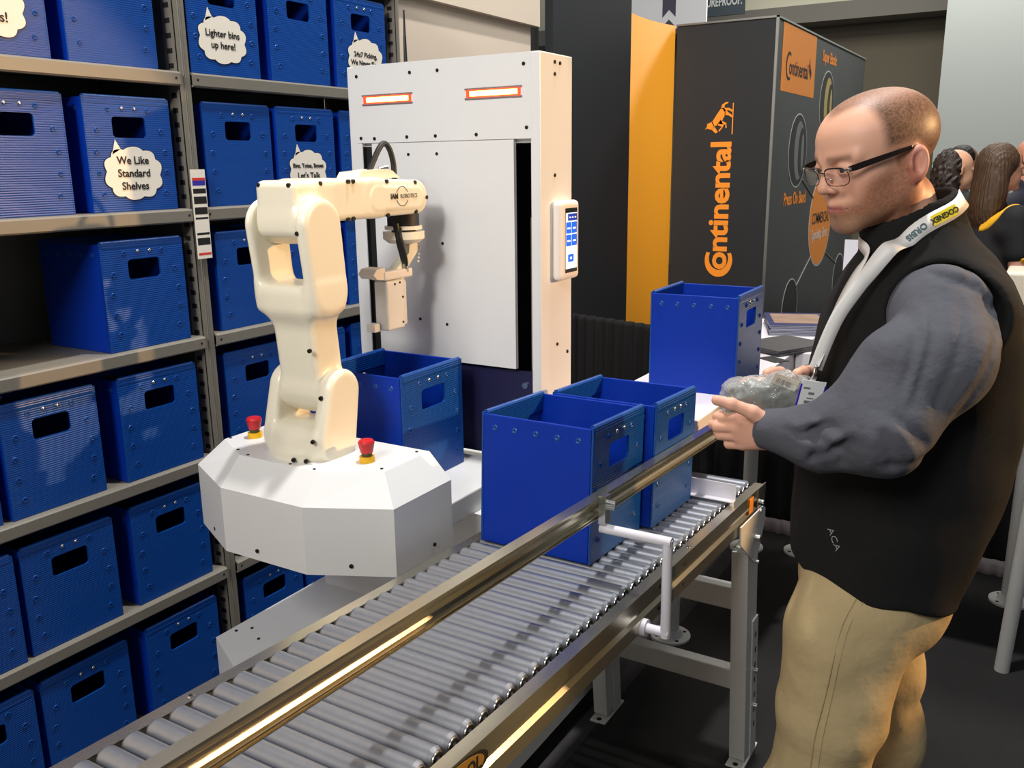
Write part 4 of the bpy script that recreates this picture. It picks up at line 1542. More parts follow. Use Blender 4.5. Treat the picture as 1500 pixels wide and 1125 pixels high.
def f_lhand(P):
    wr = (-0.206, -0.124, 1.255)
    d = rc(P, (-0.180, -0.140, 1.258), wr, 0.026, 0.023)
    kn = [(-0.250, -0.100, 1.268), (-0.254, -0.091, 1.251), (-0.250, -0.087, 1.235), (-0.242, -0.085, 1.220)]
    for i, k in enumerate(kn):
        b0 = (wr[0] + 0.006, wr[1] + 0.004, wr[2] + 0.012 - 0.010 * i)
        d = smin(d, rc(P, b0, k, 0.0165, 0.0118), 0.012)
    # fingers: first joint, second joint, tip; they close under and behind the bag
    fg = [((-0.272, -0.066, 1.259), (-0.276, -0.038, 1.254), (-0.266, -0.018, 1.254)),
          ((-0.281, -0.062, 1.244), (-0.282, -0.034, 1.239), (-0.268, -0.014, 1.241)),
          ((-0.275, -0.060, 1.229), (-0.273, -0.034, 1.226), (-0.259, -0.016, 1.230)),
          ((-0.260, -0.064, 1.214), (-0.256, -0.042, 1.214), (-0.245, -0.026, 1.219))]
    for k, (a, b, c) in zip(kn, fg):
        d = smin(d, cap(P, [(k, 0.0108), (a, 0.0096), (b, 0.0086), (c, 0.0076)], 0.003), 0.003)
    th = cap(P, [((-0.212, -0.126, 1.264), 0.0165), ((-0.241, -0.126, 1.286), 0.0115), ((-0.274, -0.120, 1.2985), 0.0095), ((-0.297, -0.114, 1.3040), 0.0088)], 0.005)
    d = smin(d, th, 0.007)
    for j in ((-0.274, -0.120, 1.2990),):
        d = smin(d, ell(P, j, (0.009, 0.0096, 0.0102)), 0.004)
    return d


def f_rhand(P):
    wr = (-0.090, 0.045, 1.292)
    d = rc(P, (-0.070, 0.066, 1.285), wr, 0.025, 0.023)
    kn = [(-0.138, 0.012, 1.306), (-0.146, 0.020, 1.290), (-0.148, 0.026, 1.273), (-0.144, 0.030, 1.258)]
    for i, k in enumerate(kn):
        d = smin(d, rc(P, (wr[0] - 0.004, wr[1], wr[2] + 0.010 - 0.008 * i), k, 0.0155, 0.0120), 0.012)
    fg = [((-0.165, -0.012, 1.326), (-0.182, -0.028, 1.331), (-0.196, -0.040, 1.331)),
          ((-0.188, 0.012, 1.302), (-0.212, 0.004, 1.306), (-0.226, -0.004, 1.306)),
          ((-0.190, 0.018, 1.283), (-0.214, 0.010, 1.284), (-0.228, 0.002, 1.284)),
          ((-0.182, 0.020, 1.264), (-0.202, 0.014, 1.264), (-0.214, 0.006, 1.264))]
    for k, (a, b, c) in zip(kn, fg):
        d = smin(d, cap(P, [(k, 0.0112), (a, 0.0096), (b, 0.0086), (c, 0.0078)], 0.003), 0.004)
    th = cap(P, [((-0.098, 0.030, 1.305), 0.015), ((-0.112, -0.004, 1.322), 0.0122), ((-0.130, -0.030, 1.330), 0.0100), ((-0.146, -0.046, 1.331), 0.0090)], 0.005)
    return smin(d, th, 0.008)


def c_hand(P):
    base = np.array(lin((232, 178, 152)))
    n = 0.5 + 0.5 * np.sin(P[:, 0] * 160 + 2 * np.sin(P[:, 2] * 190)) * np.sin(P[:, 1] * 150)
    return base * (1 - 0.12 * n[:, None]) + np.array(lin((204, 122, 100))) * (0.12 * n[:, None])


TOR = np.array([  # z, front, back, half width
    (0.86, -0.098, 0.150, 0.172), (0.95, -0.108, 0.165, 0.178), (1.00, -0.110, 0.185, 0.182), (1.07, -0.110, 0.210, 0.186), (1.148, -0.109, 0.230, 0.190), (1.25, -0.102, 0.240, 0.192),
    (1.33, -0.092, 0.238, 0.192), (1.40, -0.080, 0.226, 0.192), (1.445, -0.066, 0.212, 0.186), (1.49, -0.045, 0.192, 0.160), (1.527, -0.024, 0.168, 0.118), (1.56, -0.006, 0.128, 0.080), (1.60, 0.0, 0.11, 0.06)])


def torso(P, grow=0.0):
    z = P[:, 2]
    f = np.interp(z, TOR[:, 0], TOR[:, 1]) - grow
    b = np.interp(z, TOR[:, 0], TOR[:, 2]) + grow
    hw = np.interp(z, TOR[:, 0], TOR[:, 3]) + grow
    c, a = (f + b) / 2, (b - f) / 2
    e = 2.3
    q = (np.abs((P[:, 0] - c) / a) ** e + np.abs(P[:, 1] / hw) ** e) ** (1 / e)
    d = (q - 1) * np.minimum(a, hw)
    return np.maximum(d, z - 1.60)


def wrinkle(P, amp, f=1.0):
    return amp * (np.sin(P[:, 2] * 70 * f + 25 * P[:, 0] + 2.0 * np.sin(P[:, 1] * 40)) * np.sin(P[:, 0] * 46 * f - 18 * P[:, 2] + 1.0) + 0.6 * np.sin(P[:, 2] * 31 * f - 44 * P[:, 0] + 0.5))


def hem(P):
    return 0.950 - 0.28 * np.maximum(0, P[:, 0] - 0.02) + 0.12 * np.maximum(0, -0.055 - P[:, 0])


def f_chest(P):
    m = np.stack([P[:, 0], np.abs(P[:, 1]), P[:, 2]], 1)
    d = smin(torso(P), rc(m, (0.075, 0.08, 1.50), (0.070, 0.158, 1.452), 0.060, 0.070), 0.04)
    return smin(d, rc(P, (0.066, 0, 1.50), (0.026, 0, 1.63), 0.086, 0.078), 0.03)


def f_vest(P):
    d = torso(P)
    m = np.stack([P[:, 0], np.abs(P[:, 1]), P[:, 2]], 1)
    d = smin(d, rc(m, (0.075, 0.08, 1.50), (0.070, 0.158, 1.452), 0.060, 0.070), 0.04)
    d += wrinkle(P, 0.0016, 0.5)
    d = smax(d, -rc(m, (0.034, 0.15, 1.452), (0.016, 0.32, 1.43), 0.075, 0.088), 0.012)
    d = smax(d, hem(P) - P[:, 2], 0.012)
    # standing collar, open at the neck
    col = rc(P, (0.066, 0, 1.50), (0.026, 0, 1.63), 0.086, 0.078)
    plane = (P[:, 2] - (1.568 + (P[:, 0] + 0.055) * 0.46))
    col = smax(col, plane, 0.008)
    d = smin(d, col, 0.03)
    inner = rc(P, (0.052, 0, 1.535), (0.020, 0, 1.66), 0.066, 0.071)
    return smax(d, -inner, 0.006)


FOLDS = [((-0.030, -0.215, 1.470), (-0.075, -0.275, 1.345), 0.007, 0.0045), ((-0.010, -0.250, 1.480), (-0.065, -0.295, 1.330), 0.008, 0.0045), ((0.030, -0.270, 1.485), (-0.035, -0.310, 1.310), 0.008, 0.004),
         ((0.070, -0.270, 1.440), (0.010, -0.305, 1.300), 0.008, 0.004), ((-0.022, -0.230, 1.475), (-0.070, -0.285, 1.335), 0.008, -0.004), ((0.055, -0.280, 1.440), (-0.010, -0.310, 1.310), 0.009, -0.0035),
         ((-0.090, -0.215, 1.330), (-0.030, -0.300, 1.275), 0.007, 0.006), ((-0.095, -0.210, 1.318), (-0.050, -0.300, 1.258), 0.008, -0.004), ((-0.105, -0.205, 1.312), (-0.080, -0.285, 1.240), 0.007, 0.005),
         ((-0.120, -0.195, 1.306), (-0.112, -0.260, 1.235), 0.007, -0.003), ((-0.140, -0.180, 1.302), (-0.140, -0.240, 1.232), 0.006, 0.0045), ((-0.158, -0.170, 1.298), (-0.164, -0.215, 1.232), 0.006, -0.0045),
         ((-0.172, -0.158, 1.294), (-0.176, -0.200, 1.232), 0.005, 0.0055), ((-0.184, -0.150, 1.290), (-0.190, -0.180, 1.232), 0.005, -0.003), ((-0.188, -0.150, 1.280), (-0.130, -0.225, 1.262), 0.006, 0.004),
         ((-0.010, -0.215, 1.528), (0.060, -0.230, 1.515), 0.008, -0.005), ((0.060, -0.230, 1.515), (0.095, -0.245, 1.470), 0.008, -0.006), ((0.095, -0.245, 1.470), (0.095, -0.260, 1.400), 0.007, -0.005),
         ((0.000, -0.235, 1.512), (0.070, -0.250, 1.490), 0.007, 0.005), ((0.070, -0.250, 1.490), (0.083, -0.265, 1.420), 0.006, 0.004), ((-0.110, -0.245, 1.252), (0.000, -0.300, 1.262), 0.008, 0.004),
         ((-0.150, 0, 1.305), (-0.196, 0, 1.268), 0.006, 0.009), ((-0.168, 0, 1.306), (-0.206, 0, 1.282), 0.005, -0.005), ((-0.130, 0, 1.304), (-0.186, 0, 1.252), 0.006, -0.005), ((-0.125, 0, 1.290), (-0.180, 0, 1.236), 0.006, 0.006)]


def f_shirt(P):
    m = np.stack([P[:, 0], np.abs(P[:, 1]), P[:, 2]], 1)
    d = torso(P, -0.012)
    d = np.maximum(d, 1.0 - P[:, 2])
    d = np.maximum(d, P[:, 2] - 1.555)
    L = cap(P, [((0.036, -0.150, 1.452), 0.072), ((0.014, -0.205, 1.388), 0.074), ((-0.078, -0.245, 1.286), 0.060), ((-0.148, -0.190, 1.261), 0.047), ((-0.216, -0.118, 1.256), 0.033)], 0.035)
    Rr = cap(P, [((0.065, 0.130, 1.440), 0.080), ((0.070, 0.180, 1.35), 0.072), ((0.050, 0.205, 1.235), 0.058), ((-0.030, 0.125, 1.255), 0.046), ((-0.086, 0.056, 1.290), 0.034)], 0.05)
    L = smin(L, rc(P, (-0.062, -0.215, 1.385), (-0.105, -0.210, 1.315), 0.050, 0.046), 0.04)
    sl = np.minimum(L, Rr)
    # folds: (start, end, width, height) -> + groove, - ridge
    Q = P[:, [0, 2]]
    near_side = np.clip((-0.13 - P[:, 1]) / 0.03, 0, 1)
    for (u, v, wd, hh) in FOLDS:
        a, b = np.array((u[0], u[2])), np.array((v[0], v[2]))
        ab = b - a
        t = np.clip(((Q - a) @ ab) / (ab @ ab), 0, 1)
        e = np.linalg.norm(Q - (a + t[:, None] * ab), axis=1)
        taper = np.clip(4 * t * (1 - t) * 1.6, 0.0, 1)
        sl = sl + 0.85 * hh * taper * np.exp(-(e / wd) ** 2) * near_side
    sl = sl + wrinkle(P, 0.0009)
    # open cuffs
    cL = np.array([-0.216, -0.118, 1.256])
    aL = np.array([-0.66, 0.68, -0.06])
    aL = aL / np.linalg.norm(aL)
    sl = smax(sl, (P - cL) @ aL - 0.006 + 10.0 * (P[:, 1] > 0.02) * -1, 0.003)
    cR = np.array([-0.086, 0.056, 1.290])
    aR = np.array([-0.42, -0.80, 0.2])
    aR = aR / np.linalg.norm(aR)
    near = (np.linalg.norm(P - cR, axis=1) < 0.07)
    sl = np.where(near, smax(sl, (P - cR) @ aR - 0.006, 0.003), sl)
    return smin(d, sl, 0.02)


def f_pants(P):
    d = ell(P, (0.025, 0, 0.96), (0.112, 0.150, 0.16))
    nl = cap(P, [((-0.008, -0.078, 0.90), 0.093), ((-0.058, -0.090, 0.72), 0.083), ((-0.088, -0.095, 0.52), 0.078), ((-0.100, -0.100, 0.30), 0.072), ((-0.095, -0.100, 0.075), 0.070)], 0.06)
    fl = cap(P, [((0.035, 0.075, 0.90), 0.098), ((0.085, 0.095, 0.70), 0.088), ((0.120, 0.115, 0.52), 0.082), ((0.150, 0.120, 0.30), 0.075), ((0.180, 0.120, 0.075), 0.072)], 0.06)
    d = smin(d, smin(nl, fl, 0.02), 0.06)
    d = smin(d, ell(P, (0.080, -0.065, 0.925), (0.062, 0.075, 0.09)), 0.04)
    d = smin(d, ell(P, (-0.045, -0.05, 0.93), (0.052, 0.095, 0.07)), 0.04)
    d = smin(d, ell(P, (-0.088, -0.085, 0.850), (0.062, 0.085, 0.108)), 0.035)
    t = np.clip((0.95 - P[:, 2]) / 0.3, 0.3, 1)
    d = d + t * (0.0026 * np.sin(P[:, 2] * 62 + 38 * P[:, 0] + 12 * P[:, 1]) * np.sin(P[:, 0] * 30 - 14 * P[:, 2] + P[:, 1] * 16) + 0.0016 * np.sin(P[:, 2] * 38 - 52 * P[:, 0]))
    d = np.maximum(d, P[:, 2] - 1.05)
    return np.maximum(d, 0.055 - P[:, 2])


def f_core(P):       # the body inside the clothes, joining head, hands and legs
    d = np.maximum(torso(P, -0.035), 0.90 - P[:, 2])
    d = smin(d, rc(P, (0.055, 0, 1.45), (0.03, 0, 1.60), 0.058, 0.050), 0.02)
    for pts in ([((0.045, -0.140, 1.448), 0.045), ((-0.070, -0.243, 1.287), 0.036), ((-0.206, -0.124, 1.255), 0.022)], [((0.065, 0.130, 1.44), 0.05), ((0.050, 0.205, 1.235), 0.040), ((-0.086, 0.050, 1.291), 0.022)]):
        d = smin(d, cap(P, pts, 0.02), 0.02)
    d = smin(d, ell(P, (0.03, 0, 0.95), (0.11, 0.15, 0.14)), 0.04)
    for pts in ([((-0.012, -0.078, 0.90), 0.08), ((-0.088, -0.095, 0.52), 0.055), ((-0.095, -0.100, 0.08), 0.042)], [((0.035, 0.075, 0.90), 0.08), ((0.110, 0.108, 0.52), 0.050), ((0.165, 0.118, 0.08), 0.040)]):
        d = smin(d, cap(P, pts, 0.02), 0.02)
    return d


def c_skin(P):
    return np.tile(np.array(lin((206, 154, 126))), (len(P), 1))


def c_body(P):
    return c_skin(P)


parts = [(f_head, (-0.165, -0.115, 1.50), (0.135, 0.115, 1.815), 0.0025),
         (f_lhand, (-0.320, -0.180, 1.195), (-0.150, 0.010, 1.325), 0.0021),
         (f_rhand, (-0.250, -0.070, 1.235), (-0.035, 0.100, 1.355), 0.0024),
         (f_core, (-0.30, -0.31, 0.03), (0.28, 0.31, 1.60), 0.011)]


def c_any(P):
    if P[:, 2].min() > 1.45:
        return c_head(P)
    if P[:, 2].min() > 1.1:
        return c_hand(P)
    return c_skin(P)


body = sdf_obj('body', parts, SKIN, MAN, color=c_any, M=ML, relax=1)
vest = sdf_obj('fleece_vest', [(f_vest, (-0.14, -0.235, 0.88), (0.275, 0.235, 1.70), 0.0052)], FLEECE, MAN, M=ML)
sdf_obj('shirt', [(f_shirt, (-0.27, -0.345, 0.98), (0.25, 0.33, 1.58), 0.0040)], SHIRT, MAN, M=ML)
pants = sdf_obj('trousers', [(f_pants, (-0.20, -0.22, 0.04), (0.29, 0.22, 1.08), 0.0060)], KHAKI, MAN, M=ML)


def L3(s, d, z):
    return ML @ Vector((s, d, z))


def snap(fn, p, it=8, off=0.0):
    p = np.array(p, float)
    e = 0.002
    for _ in range(it):
        Q = np.stack([p] + [p + e * np.eye(3)[i] for i in range(3)])
        v = fn(Q)
        g = (v[1:] - v[0]) / e
        p = p - (v[0] - off) * g / (g @ g + 1e-9)
    return p, g / (np.linalg.norm(g) + 1e-9)


# trouser side seam and pocket edge
mb = MB()
seam = [snap(f_pants, q, off=0.0006)[0] for q in ((-0.075, -0.2, 0.99), (-0.090, -0.2, 0.93), (-0.104, -0.2, 0.86), (-0.116, -0.2, 0.80), (-0.130, -0.2, 0.72), (-0.138, -0.19, 0.63), (-0.14, -0.18, 0.5), (-0.135, -0.17, 0.3))]
seam2 = [snap(f_pants, (q[0] + 0.009, q[1] - 0.01, q[2]), off=0.0004)[0] for q in seam]
mb.tube([L3(*q) for q in seam], 0.0010, 6)
mb.tube([L3(*q) for q in seam2], 0.0007, 6)
mb.build('side_seam', mat('khaki_seam', (172, 151, 112), 0.9), pants)
# shoes
for (s, d) in ((-0.115, -0.10), (0.150, 0.12)):
    def f_shoe(P, s=s, d=d):
        a = ell(P, (s - 0.02, d, 0.045), (0.135, 0.050, 0.058))
        a = smin(a, rc(P, (s + 0.03, d, 0.05), (s + 0.03, d, 0.11), 0.045, 0.045), 0.03)
        a = smin(a, rbox(P, (s - 0.02, d, 0.014), (0.14, 0.048, 0.014), 0.012), 0.006)
        return np.maximum(a, 0.001 - P[:, 2])
    sdf_obj('shoe', [(f_shoe, (s - 0.18, d - 0.075, -0.01), (s + 0.14, d + 0.075, 0.16), 0.008)], SHOE, MAN, M=ML)
# small stitched logo on the vest
mb = MB()
p0, n0 = snap(f_vest, (-0.105, -0.12, 1.055))
nw = ML.to_3x3() @ Vector(n0)
xd = (ML.to_3x3() @ Vector((0.60, -0.25, -0.75)))
xd = (xd - nw * xd.dot(nw)).normalized()
text(mb, 'ACA', 0.020, frame(L3(*(p0 + 0.0016 * n0)), xd, nw.cross(xd)), bold=-0.0004)
mb.build('stitched_logo', mat('pale_thread', (170, 172, 168), 0.8), vest)

# eyes
WHITEE = mat('eye_white', (222, 214, 206), 0.25)
IRIS = mat('eye_iris', (70, 76, 72), 0.2)
PUPIL = mat('eye_pupil', (12, 12, 12), 0.15)
for sg in (1, -1):
    def hp(x, y, z):
        return ML @ (HX @ Vector((x, y, z)))
    e = MB()
    bm = bmesh.new()
    bmesh.ops.create_uvsphere(bm, u_segments=20, v_segments=14, radius=0.0112)
    rot = Matrix.Rotation(R(90 + 8), 4, 'Y')
    MM = ML @ HX @ Matrix.Translation((0.0915, sg * 0.031, 0.0155)) @ rot
    bm.verts.index_update()
    vs = [MM @ v.co for v in bm.verts]
    zs = [v.co.z for v in bm.verts]
    for f in bm.faces:
        zc = sum(zs[v.index] for v in f.verts) / len(f.verts)
        e.f.append(tuple(v.index for v in f.verts))
        e.m.append(2 if zc > 0.0107 else (1 if zc > 0.0088 else 0))
        e.sm.append(True)
    e.v = [tuple(v) for v in vs]
    bm.free()
    e.build('eye', [WHITEE, IRIS, PUPIL], MAN)

# glasses
FRAME = mat('dark_spectacle_frame', (34, 24, 26), 0.25, 0.3)
LENSM = bpy.data.materials.new('clear_lens')
LENSM.use_nodes = True
nt = LENSM.node_tree
nt.nodes.clear()
out = nt.nodes.new('ShaderNodeOutputMaterial')
mx = nt.nodes.new('ShaderNodeMixShader')
mx.inputs[0].default_value = 0.10
t_ = nt.nodes.new('ShaderNodeBsdfTransparent')
g_ = nt.nodes.new('ShaderNodeBsdfGlossy')
g_.inputs['Roughness'].default_value = 0.05
nt.links.new(t_.outputs[0], mx.inputs[1])
nt.links.new(g_.outputs[0], mx.inputs[2])
nt.links.new(mx.outputs[0], out.inputs[0])
gl = MB()
lens_pts = {}
for sg in (1, -1):
    pts = []
    for k in range(28):
        t = 2 * PI * k / 28
        c, s_ = math.cos(t), math.sin(t)
        yy = 0.0345 + 0.0255 * math.copysign(abs(c) ** 0.6, c)
        zz = 0.0075 + 0.0145 * math.copysign(abs(s_) ** 0.7, s_)
        xx = 0.1175 - 0.0090 * ((yy - 0.01) / 0.05) ** 2 + 0.10 * (zz - 0.008)
        pts.append((xx, sg * yy, zz))
    lens_pts[sg] = pts
    topk = [p for p in pts]
    gl.tube([hp(*p) for p in pts + [pts[0]]], 0.0007, 6, sub=1, mi=0)
    brow = sorted([p for p in pts if p[2] > 0.0165], key=lambda p: p[1])
    gl.tube([hp(*p) for p in brow], 0.0014, 8, sub=1, mi=0)
    # temple
    tp = [(0.1075, sg * 0.0605, 0.0185), (0.100, sg * 0.0685, 0.0200), (0.070, sg * 0.0735, 0.0225), (0.030, sg * 0.0790, 0.0255), (0.006, sg * 0.0795, 0.0268), (-0.010, sg * 0.0740, 0.0240), (-0.022, sg * 0.0735, 0.0100)]
    hgt = [0.0042, 0.0050, 0.0046, 0.0036, 0.0028, 0.0022, 0.0018]
    vs = []
    for (x, y, z), h in zip(tp, hgt):
        for (dy, dz) in ((-0.0009, -h), (0.0009, -h), (0.0009, h), (-0.0009, h)):
            vs.append(hp(x, y + dy, z + dz))
    fs = [(4 * i + k, 4 * i + (k + 1) % 4, 4 * i + 4 + (k + 1) % 4, 4 * i + 4 + k) for i in range(len(tp) - 1) for k in range(4)] + [(0, 1, 2, 3), (24, 25, 26, 27)]
    gl.add(vs, fs, 0)
    gl.cyl(hp(0.107, sg * 0.056, 0.0185), hp(0.107, sg * 0.064, 0.0185), 0.0026, seg=8, mi=1)
    gl.tube([hp(0.1165, sg * 0.010, 0.006), hp(0.112, sg * 0.0095, 0.004), hp(0.110, sg * 0.0100, 0.001)], 0.0006, 6, mi=1)
    gl.sphere(hp(0.1085, sg * 0.0105, 0.0015), 0.0028, 8, 6, mi=1)
gl.tube([hp(0.1185, 0.0098, 0.0135), hp(0.1205, 0, 0.0155), hp(0.1185, -0.0098, 0.0135)], 0.0011, 8, mi=0)
glasses = gl.build('eyeglasses', [FRAME, BEAR], MAN)
for sg in (1, -1):
    mb = MB()
    vs = [hp(*p) for p in lens_pts[sg]]
    mb.add(vs, [tuple(range(28))])
    mb.build('lens', LENSM, glasses)

# ------------------------------------------------------------------ lanyard and badge
lan = empty('lanyard', L3(-0.03, -0.10, 1.54), 'white printed neck lanyard with name badge worn by the man in the vest', 'lanyard')


def ribbon(mb, ctrl, width, fn, twist=None, mi=0, off=0.0022, free=0):
    P = []
    for i in range(len(ctrl) - 1):
        for k in range(6):
            P.append(np.array(ctrl[i]) * (1 - k / 6) + np.array(ctrl[i + 1]) * (k / 6))
    P.append(np.array(ctrl[-1]))
    for _ in range(4):
        Q = [P[0]] + [(P[i - 1] + 2 * P[i] + P[i + 1]) / 4 for i in range(1, len(P) - 1)] + [P[-1]]
        P = Q
    pn = []
    for i, p in enumerate(P):
        if i < len(P) - free:
            q, nn = snap(fn, p, off=off)
            if np.linalg.norm(q - p) > 0.06:
                q = p
        else:
            q = p
            nn = pn[-1][1]
        pn.append((q, nn))
    for _ in range(3):
        pn = [pn[0]] + [((pn[i - 1][0] + 2 * pn[i][0] + pn[i + 1][0]) / 4, pn[i - 1][1] + 2 * pn[i][1] + pn[i + 1][1]) for i in range(1, len(pn) - 1)] + [pn[-1]]
    vs = []
    fr_ = []
    for i, (q, nn) in enumerate(pn):
        nn = nn / np.linalg.norm(nn)
        t = pn[min(i + 1, len(pn) - 1)][0] - pn[max(i - 1, 0)][0]
        t = t / np.linalg.norm(t)
        w_ = np.cross(t, nn)
        w_ /= np.linalg.norm(w_)
        if twist:
            a = twist(i / (len(pn) - 1))
            w_ = w_ * math.cos(a) + nn * math.sin(a)
        fr_.append((q, t, w_, nn))
        for sgn in (-1, 1):
            for h in (-0.0005, 0.0005):
                vs.append(L3(*(q + w_ * width / 2 * sgn + nn * h)))
    fs = []
    for i in range(len(pn) - 1):
        a, b = 4 * i, 4 * i + 4
        fs += [(a, a + 2, b + 2, b), (a + 1, b + 1, b + 3, a + 3), (a, b, b + 1, a + 1), (a + 2, a + 3, b + 3, b + 2)]
    mb.add(vs, fs, mi, True)
    return fr_


STRAP = mat('white_lanyard_strap', (232, 230, 226), 0.5)
near_c = [(0.108, -0.030, 1.620), (0.080, -0.066, 1.602), (0.012, -0.100, 1.576), (-0.022, -0.104, 1.558), (-0.043, -0.106, 1.535), (-0.077, -0.106, 1.485), (-0.105, -0.104, 1.442), (-0.121, -0.102, 1.397), (-0.134, -0.100, 1.352)]
far_c = [(0.108, -0.030, 1.620), (0.116, 0.010, 1.612), (0.095, 0.070, 1.600), (0.030, 0.078, 1.570), (-0.015, 0.000, 1.545), (-0.045, -0.045, 1.526), (-0.077, -0.058, 1.478), (-0.102, -0.070, 1.427), (-0.116, -0.085, 1.386), (-0.134, -0.098, 1.354)]
mb = MB()
F1 = ribbon(mb, near_c, 0.027, f_chest, free=30, off=0.004, twist=lambda t: 0.0 if t < 0.38 else min(1.15, (t - 0.38) * 5.0))
st = mb.build('lanyard_strap', STRAP, lan)
mb = MB()
F2 = ribbon(mb, far_c, 0.021, f_chest, free=27, off=0.004)
st2 = mb.build('lanyard_strap', STRAP, lan)
YPR = mat('yellow_print', (240, 226, 50), 0.5)
TEAL = mat('teal_print', (52, 92, 98), 0.5)


def on_strap(par, F, u, half, body_, size, m_, ground=None, flip=1):
    i = int(u * (len(F) - 1))
    q, t, w_, nn = F[i]
    T3 = ML.to_3x3()
    nn = nn / np.linalg.norm(nn)
    x = T3 @ Vector(t * flip)
    y = T3 @ Vector(w_ * flip)
    if (T3 @ Vector(nn)).dot(x.cross(y)) < 0:
        y = -y
    if ground:
        g = MB()
        M_ = frame(L3(*(q + nn * 0.0012)), x, y)
        g.box(-half, half, -0.0085, 0.0085, -0.0001, 0.0002, 0, M_)
        g.build('print_patch', ground, par)
    g = MB()
    text(g, body_, size, frame(L3(*(q + nn * 0.0018)), x, y), bold=0.0004)
    g.build('strap_print', m_, par)


on_strap(st, F1, 0.17, 0.024, 'COGNEX', 0.0125, INK, YPR, flip=1)
on_strap(st, F1, 0.285, 0.02, 'ORBIS', 0.0135, TEAL, flip=1)
mb = MB()
mb.tube([L3(-0.133, -0.100, 1.358), L3(-0.137, -0.104, 1.350), L3(-0.138, -0.106, 1.342), L3(-0.134, -0.104, 1.336)], 0.0016, 8)
mb.sphere(L3(-0.134, -0.101, 1.355), 0.0042, 10, 8)
mb.bbox(-0.0045, 0.0045, -0.002, 0.002, -0.014, 0.008, 0.001, 1, 0, ML @ Matrix.Translation((-0.140, -0.1075, 1.334)) @ Matrix.Rotation(R(25), 4, 'Y'))
mb.build('swivel_clip', BEAR, lan)
BM_ = ML @ Matrix.Translation((-0.1445, -0.1120, 1.3035)) @ Matrix.Rotation(R(8), 4, 'Y') @ Matrix.Rotation(R(8), 4, 'X')
mb = MB()
mb.bbox(-0.0200, 0.0200, -0.0006, 0.0006, -0.034, 0.032, 0.0004, 1, 0, BM_)
mb.box(-0.0208, -0.0184, -0.0010, 0.0008, -0.034, 0.025, 1, BM_)
mb.box(0.0184, 0.0208, -0.0010, 0.0008, -0.034, 0.025, 1, BM_)
for (a0, a1, b0, b1) in ((-0.005, 0.004, 0.008, 0.012), (-0.006, 0.005, 0.0005, 0.0022), (-0.009, 0.006, -0.0075, -0.003), (-0.017, -0.010, -0.0165, -0.0150), (0.004, 0.013, -0.0160, -0.0145), (-0.015, -0.004, 0.017, 0.020)):
    mb.box(a0, a1, -0.0011, -0.0005, b0, b1, 2, BM_)
mb.build('name_badge', [mat('badge_card', (232, 236, 234), 0.35), mat('badge_blue_edge', (54, 30, 190), 0.4), INKG], lan)

# ------------------------------------------------------------------ bagged garment held in both hands
bag = empty('bagged_garment', L3(-0.205, -0.045, 1.26), 'folded grey garment in a clear plastic bag held in both hands', 'bagged clothing')
BR = rotm('Y', -6)


def f_garm(P):
    q = (P - np.array((-0.206, -0.050, 1.291)))
    d = rbox(P, (-0.206, -0.050, 1.291), (0.060, 0.036, 0.029), 0.024, BR)
    return d + 0.0028 * np.sin(q[:, 0] * 190 + 40 * q[:, 2]) + 0.0015 * np.sin(q[:, 2] * 260 + q[:, 1] * 80)


def f_bag(P):
    q = (P - np.array((-0.206, -0.050, 1.291)))
    d = rbox(P, (-0.206, -0.052, 1.293), (0.068, 0.0405, 0.0345), 0.028, BR)
    d = smin(d, ell(P, (-0.160, -0.048, 1.320), (0.040, 0.022, 0.010)), 0.02)
    return d + 0.0016 * np.sin(q[:, 0] * 330 + 160 * q[:, 2] + 2 * np.sin(q[:, 1] * 200)) * np.sin(q[:, 2] * 260 - q[:, 1] * 240 + q[:, 0] * 90) + 0.0012 * np.sin(q[:, 0] * 120 - q[:, 2] * 300)


sdf_obj('folded_garment', [(f_garm, (-0.30, -0.11, 1.23), (-0.11, 0.01, 1.35), 0.0030)], mat('sage_grey_cloth', (96, 98, 92), 0.9, bump=('noise', 600, 0.3, 0.001)), bag, M=ML)
PLAST = bpy.data.materials.new('clear_plastic_film')
PLAST.use_nodes = True
nt = PLAST.node_tree
nt.nodes.clear()
out = nt.nodes.new('ShaderNodeOutputMaterial')
mx = nt.nodes.new('ShaderNodeMixShader')
fr_n = nt.nodes.new('ShaderNodeLayerWeight')
fr_n.inputs['Blend'].default_value = 0.35
rmp = nt.nodes.new('ShaderNodeMapRange')
rmp.inputs['To Min'].default_value = 0.16
rmp.inputs['To Max'].default_value = 0.75
nt.links.new(fr_n.outputs['Facing'], rmp.inputs['Value'])
nt.links.new(rmp.outputs['Result'], mx.inputs[0])
t_ = nt.nodes.new('ShaderNodeBsdfTransparent')
t_.inputs[0].default_value = (0.93, 0.95, 0.94, 1)
g_ = nt.nodes.new('ShaderNodeBsdfPrincipled')
g_.inputs['Base Color'].default_value = (0.75, 0.77, 0.76, 1)
g_.inputs['Roughness'].default_value = 0.10
g_.inputs['Specular IOR Level'].default_value = 1.0
g_.inputs['Coat Weight'].default_value = 1.0
g_.inputs['Coat Roughness'].default_value = 0.03
nz = nt.nodes.new('ShaderNodeTexNoise')
nz.inputs['Scale'].default_value = 130
tcn = nt.nodes.new('ShaderNodeTexCoord')
nt.links.new(tcn.outputs['Object'], nz.inputs['Vector'])
bpn = nt.nodes.new('ShaderNodeBump')
bpn.inputs['Strength'].default_value = 0.8
bpn.inputs['Distance'].default_value = 0.004
nt.links.new(nz.outputs['Fac'], bpn.inputs['Height'])
nt.links.new(bpn.outputs['Normal'], g_.inputs['Normal'])
nt.links.new(bpn.outputs['Normal'], g_.inputs['Coat Normal'])
nt.links.new(t_.outputs[0], mx.inputs[1])
nt.links.new(g_.outputs[0], mx.inputs[2])
